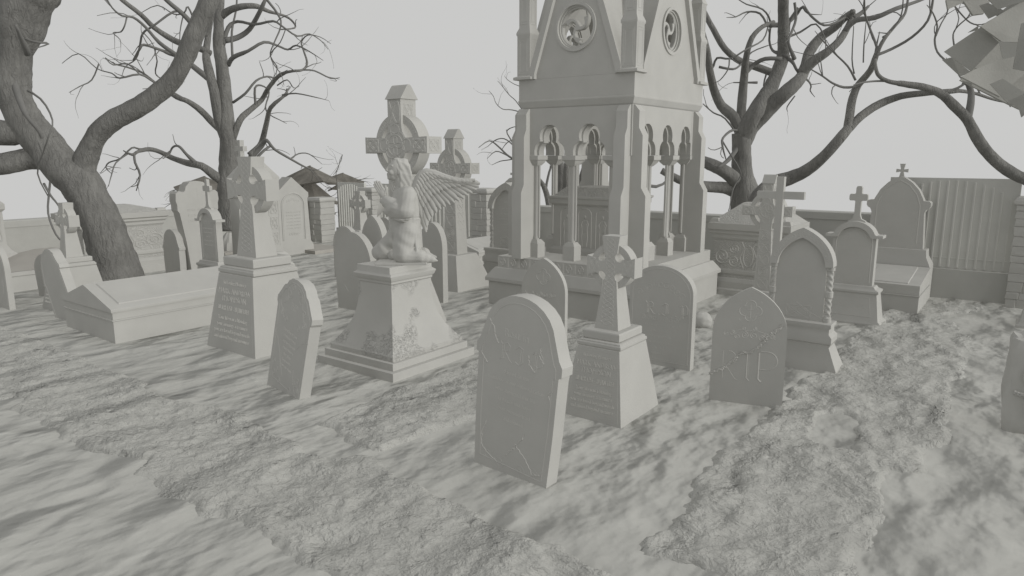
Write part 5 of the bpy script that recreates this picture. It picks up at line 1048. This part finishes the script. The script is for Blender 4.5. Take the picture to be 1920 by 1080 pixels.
def crom(P,k):
    o=[]
    for i in range(len(P)-1):
        a=P[max(i-1,0)];b=P[i];c=P[i+1];d=P[min(i+2,len(P)-1)]
        for s in range(k):
            t=s/k; o.append(tuple(.5*((2*b[q])+(-a[q]+c[q])*t+(2*a[q]-5*b[q]+4*c[q]-d[q])*t*t+(-a[q]+3*b[q]-3*c[q]+d[q])*t**3) for q in range(4)))
    o.append(P[-1]); return o
def tree(key,label,twigs=2,thick=.055,seed=1,cat='tree',name='bare_tree',mat=M_BARK):
    rnd=random.Random(seed); S=TREES[key]; b0=S[0][0]; t=thing(name,label,cat,(b0[0],b0[1],0)); off=Vector((b0[0],b0[1],0))
    tr,cr=MB(),MB()
    for st in S:
        mx_=max(p[3] for p in st); big=mx_>.12; C=crom(st,6 if big else 3); n=24 if big else (10 if mx_>.03 else 6)
        pts=[Vector(p[:3])-off for p in C]; rad=[max(.0022,p[3]*(.82 if p[3]<.035 else 1)) for p in C]; mb=tr if mx_>thick else cr
        o=len(mb.v); mb.tube(pts,rad,n)
        if mx_>thick:
            for q in range(len(pts)*n):
                i=q//n; c=pts[i]; p=Vector(mb.v[o+q]); d=p-c
                s=1+.16*noise.noise(Vector((d.x*7,d.y*7,c.z*1.6+i*.05)))+.07*noise.noise(p*9)+.04*noise.noise(p*25); mb.v[o+q]=tuple(c+d*s)
        # fine twigs off thin parts
        if mx_<.09:
            L=len(pts)
            for _ in range(twigs*(2 if L>12 else 1)):
                i=rnd.randrange(int(L*.45),L); 
                if rad[i]>.03: continue
                d=(pts[min(i+1,L-1)]-pts[max(i-1,0)]).normalized(); d=(d+Vector((rnd.uniform(-1,1),rnd.uniform(-1,1),rnd.uniform(-.6,1)))*.8).normalized()
                p=pts[i].copy(); r=min(rad[i]*.55,.009); Q=[p.copy()]; RR=[r]; stp=rnd.uniform(.05,.11); tw=Vector((rnd.uniform(-1,1),rnd.uniform(-1,1),rnd.uniform(-.6,1)))
                for s in range(rnd.randint(4,8)):
                    d=(d+tw*.28+Vector((rnd.uniform(-1,1),rnd.uniform(-1,1),rnd.uniform(-1,1)))*.22).normalized(); p=p+d*stp; Q.append(p.copy()); RR.append(max(.0018,r*(1-s/8)))
                cr.tube(Q,RR,5)
    if tr.v: tr.build('trunk',mat,t,smooth=180)
    if cr.v: cr.build('crown' if tr.v else 'stems',M_TWIG,t,smooth=180)
    return t
tree('big_left','massive bare tree leaning left behind the coffin-lid tomb, trunk forking low',0,.1,1)
tree('mid_left','many-branched bare tree behind the tall ring-headed cross',2,.06,2)
tree('right','bare tree with several upright stems, right behind the canopied tomb',1,.06,3)
tree('arching','bare tree whose limb arches over the crosses at right',1,.06,4)
tree('off_right','bare tree outside the right edge, its limbs reaching in over the fence',1,.06,5)
tree('behind_tomb','thin-stemmed bare tree seen through the arches of the canopied tomb',1,.06,6)
tree('sapling','spindly leafless sapling standing behind the ribbed panels',2,.2,7,'shrub','sapling')
# angular low-poly foliage hanging in at top right, on its own tree
def leaf_quad(mb,c,n,size,ang,asp=1.,th=.006):
    n=Vector(n).normalized(); u=n.orthogonal().normalized(); w=n.cross(u); a=R(ang); u,w=u*math.cos(a)+w*math.sin(a),w*math.cos(a)-u*math.sin(a)
    q=[u*size+w*0,w*size*asp,-u*size,-w*size*asp]; v=[Vector(c)+p+n*th for p in q]+[Vector(c)+p-n*th for p in q]
    mb.add(v,[(0,1,2,3),(7,6,5,4),(0,4,5,1),(1,5,6,2),(2,6,7,3),(3,7,4,0)])
LEAVES=[[(-0.42,3.86,2.46),(-0.29,3.9,2.56),(-0.22,3.93,2.49),(-0.31,3.9,2.37)],[(-0.29,3.82,2.55),(-0.15,3.99,2.67),(-0.07,4.08,2.65),(-0.12,4.01,2.49),(-0.21,3.91,2.49)],[(-0.45,4.09,2.45),(-0.41,4.1,2.46),(-0.33,4.14,2.39),(-0.37,4.12,2.37)],[(-0.33,3.7,2.33),(-0.29,3.75,2.36),(-0.17,3.89,2.43),(-0.11,3.96,2.36),(-0.19,3.86,2.25)],[(-0.46,4.08,2.72),(-0.43,4.12,2.8),(-0.29,4.27,2.78),(-0.31,4.26,2.73),(-0.39,4.17,2.72),(-0.45,4.09,2.68)],[(-0.39,4.1,2.71),(-0.3,4.2,2.72),(-0.29,4.21,2.72),(-0.31,4.19,2.66),(-0.35,4.14,2.65)],[(-0.32,4.07,2.68),(-0.29,4.08,2.69),(-0.22,4.11,2.65),(-0.28,4.09,2.62)],[(-0.29,3.9,2.69),(-0.12,3.96,2.7),(-0.14,3.95,2.66),(-0.24,3.92,2.63)],[(-0.2,3.57,2.45),(-0.14,3.59,2.44),(-0.14,3.59,2.39),(-0.18,3.58,2.38)],[(-0.21,3.52,2.28),(-0.17,3.53,2.3),(-0.09,3.55,2.24),(-0.15,3.54,2.21)],[(-0.16,3.72,2.23),(-0.07,3.74,2.26),(-0.02,3.77,2.16),(-0.09,3.74,2.17)],[(-0.14,3.77,2.54),(-0.06,3.8,2.57),(-0.04,3.81,2.33),(-0.15,3.78,2.36)],[(-0.35,4.01,2.34),(-0.31,4.02,2.33),(-0.31,4.02,2.31)],[(-0.17,3.96,2.24),(-0.14,3.97,2.22),(-0.15,3.97,2.21)],[(-0.11,3.86,2.19),(-0.08,3.87,2.18),(-0.1,3.86,2.16)],[(-0.36,4.12,2.57),(-0.32,4.13,2.6),(-0.32,4.13,2.58)],[(-0.41,4.2,2.45),(-0.3,4.32,2.64),(-0.09,4.56,2.81),(0.02,4.66,2.45),(-0.17,4.46,2.37)],[(-0.39,4.34,2.37),(-0.2,4.56,2.62),(0.01,4.78,2.54),(-0.02,4.74,2.17),(-0.21,4.54,2.27)],[(-0.24,4.22,2.67),(-0.05,4.28,2.85),(0.04,4.33,2.56),(-0.14,4.27,2.5)],[(-0.1,4.09,2.54),(0.04,4.14,2.67),(0.11,4.17,2.4),(-0.02,4.14,2.17)],[(-0.14,4.19,2.77),(0.08,4.27,2.87),(0.12,4.29,2.64),(-0.07,4.23,2.61)]]

t=thing('leafy_tree','tree with big angular leaf blades hanging in at the top right corner','tree',(2.6,3.6,0))
off=Vector((2.6,3.6,0))
for L in LEAVES:
    P=[Vector(p)-off for p in L]; nrm=(P[1]-P[0]).cross(P[2]-P[0])
    if nrm.length<1e-8: continue
    nrm.normalize(); m=len(P); c=sum(P,Vector())/m
    mb=MB(); v=[p+nrm*.004 for p in P]+[p-nrm*.004 for p in P]
    mb.add(v,[tuple(range(m)),tuple(range(2*m-1,m-1,-1))]+[(i,m+i,m+(i+1)%m,(i+1)%m) for i in range(m)]); mb.build('leaf',M_LEAF,t,smooth=0)
b=MB(); b.tube([(0,0,-.2),(.05,.02,.8),(-.05,-.1,1.7),(-.25,-.3,2.5),(-.5,-.4,3.1),(-.8,-.5,3.5)],[.13,.11,.09,.07,.05,.03],14); b.tube([(-.05,-.1,1.7),(-.5,-.35,2.25),(-1.0,-.6,2.45)],[.05,.035,.012],8); b.tube([(-.5,-.4,3.1),(-2.69,1.01,2.61),(-2.78,0.93,2.48)],[.05,.035,.012],8); b.build('trunk',M_BARK,t,smooth=180)
# background evergreens beyond the walls: broad flat boughs in tiers
def tent(label,loc,tiers,rz=0,seed=1):
    t=thing('tiered_shrub',label,'shrub',loc,rz); r=random.Random(seed); h=max(z for z,_,_ in tiers)
    MB().tube([(0,0,-2.5),(0,0,h*.6),(.02,0,h)],[.12,.08,.02],8).build('trunk',M_BARK,t,smooth=180)
    for z,rad,drop in tiers:
        n=6; ring=[(rad*math.cos(2*PI*i/n+r.uniform(-.2,.2))*r.uniform(.85,1.1),rad*math.sin(2*PI*i/n)*r.uniform(.6,1.),z-drop*r.uniform(.7,1.2)) for i in range(n)]
        v=[(0,0,z)]+ring+[(0,0,z-.05)]+[(x*.97,y*.97,q-.04) for x,y,q in ring]
        f=[(0,1+i,1+(i+1)%n) for i in range(n)]+[(n+1,n+2+(i+1)%n,n+2+i) for i in range(n)]+[(1+i,n+2+i,n+2+(i+1)%n,1+(i+1)%n) for i in range(n)]
        MB().add(v,f).build('bough',M_LEAFD,t,smooth=0)
    k=MB()
    for i in range(26):
        z,rad,drop=tiers[r.randrange(len(tiers))]; a=r.uniform(0,2*PI); p=Vector((rad*.8*math.cos(a),rad*.6*math.sin(a),z-drop*.9)); Q=[p]
        d=Vector((math.cos(a),math.sin(a),r.uniform(-.3,.4)))
        for s in range(5): d=(d+Vector((r.uniform(-1,1),r.uniform(-1,1),r.uniform(-1,1)))*.4).normalized(); p=p+d*.09; Q.append(p)
        k.tube(Q,[.009,.008,.006,.005,.003,.002],5)
    k.build('twigs',M_TWIG,t,smooth=180)
tent('flat-boughed dark shrub beyond the wall, behind the shouldered memorial',(-16.03,9.27,0),[(1.5, 0.78, 0.33), (1.22, 0.99, 0.38), (0.93, 0.51, 0.38)],37,3)
tent('broad flat-boughed shrub beyond the wall, right of the tall ring-headed cross',(-14.41,11.09,0),[(1.74, 1.01, 0.44), (1.42, 0.78, 0.52), (1.03, 0.6, 0.52)],37,5)
tent('small pale flat-boughed shrub beyond the ribbed panels',(-14.56,12.23,0),[(1.54, 0.52, 0.22), (1.32, 0.41, 0.19)],37,8)


GR={'ring_cross_headstone':'ring-headed crosses on tapering bases','high_cross':'house-capped high crosses','columned_headstone':'headstones with twisted columns','arched_headstone':'arched headstones with a small cross on top','crowned_headstone':'pointed headstones crowned by a flared cross','coped_tomb':'coffin-lidded tombs','chest_tomb':'carved chest tombs','stone_pillar':'rubble pillars of the boundary','ribbed_panel':'ribbed iron panels of the boundary','boundary_wall':'boundary walls of the graveyard','round_headstone':'plain round-topped headstones','pointed_headstone':'pointed headstones','leaning_headstone':'headstones leaning at far left','boulder':'loose stones by the canopied tomb','bare_tree':'bare trees round the graveyard','tiered_shrub':'flat-boughed shrubs beyond the wall'}
for o in list(bpy.data.objects):
    if o.parent is None and o.get('label'):
        k=o.name.split('.')[0]
        if k in GR: o['group']=GR[k]
# ---------------------------------------------------------------- camera, light, render
cam=bpy.data.cameras.new('camera'); co=bpy.data.objects.new('camera',cam); COL.objects.link(co); scn.camera=co
cam.sensor_width=36; cam.lens=36*1322/1920; cam.clip_end=2000; cam.clip_start=.05
co.location=(0,0,2.0); co.rotation_euler=(R(90)-math.atan(250/1322),0,R(36.6))
SUN_EL,SUN_AZ=20,19     # azimuth from +X toward +Y
sd=bpy.data.lights.new('sun','SUN'); so=bpy.data.objects.new('sun',sd); COL.objects.link(so); sd.energy=1.82; sd.angle=R(10); sd.color=(1,.985,.95); sd.use_shadow=False
dv=Vector((math.cos(R(SUN_EL))*math.cos(R(SUN_AZ)),math.cos(R(SUN_EL))*math.sin(R(SUN_AZ)),math.sin(R(SUN_EL))))
so.rotation_euler=dv.to_track_quat('Z','Y').to_euler()
w=bpy.data.worlds.new('World'); scn.world=w; w.use_nodes=True; n=w.node_tree.nodes; l=w.node_tree.links
bg=n['Background']; sky=n.new('ShaderNodeTexSky'); sky.sky_type='NISHITA'; sky.sun_disc=False; sky.sun_elevation=R(SUN_EL); sky.sun_rotation=R(90-SUN_AZ)
hs=n.new('ShaderNodeHueSaturation'); hs.inputs['Saturation'].default_value=0; hs.inputs['Value'].default_value=1; l.new(sky.outputs[0],hs.inputs['Color'])
mxn=n.new('ShaderNodeMixRGB'); mxn.inputs[0].default_value=.97; mxn.inputs[2].default_value=(5.88,5.88,5.80,1); l.new(hs.outputs[0],mxn.inputs[1])  # overcast: nearly even cloud
l.new(mxn.outputs[0],bg.inputs[0]); bg.inputs[1].default_value=.1
vs=scn.view_settings; vs.view_transform='Standard'; vs.look='None'; vs.exposure=0; vs.gamma=1
scn.cycles.use_denoising=True; scn.cycles.max_bounces=6
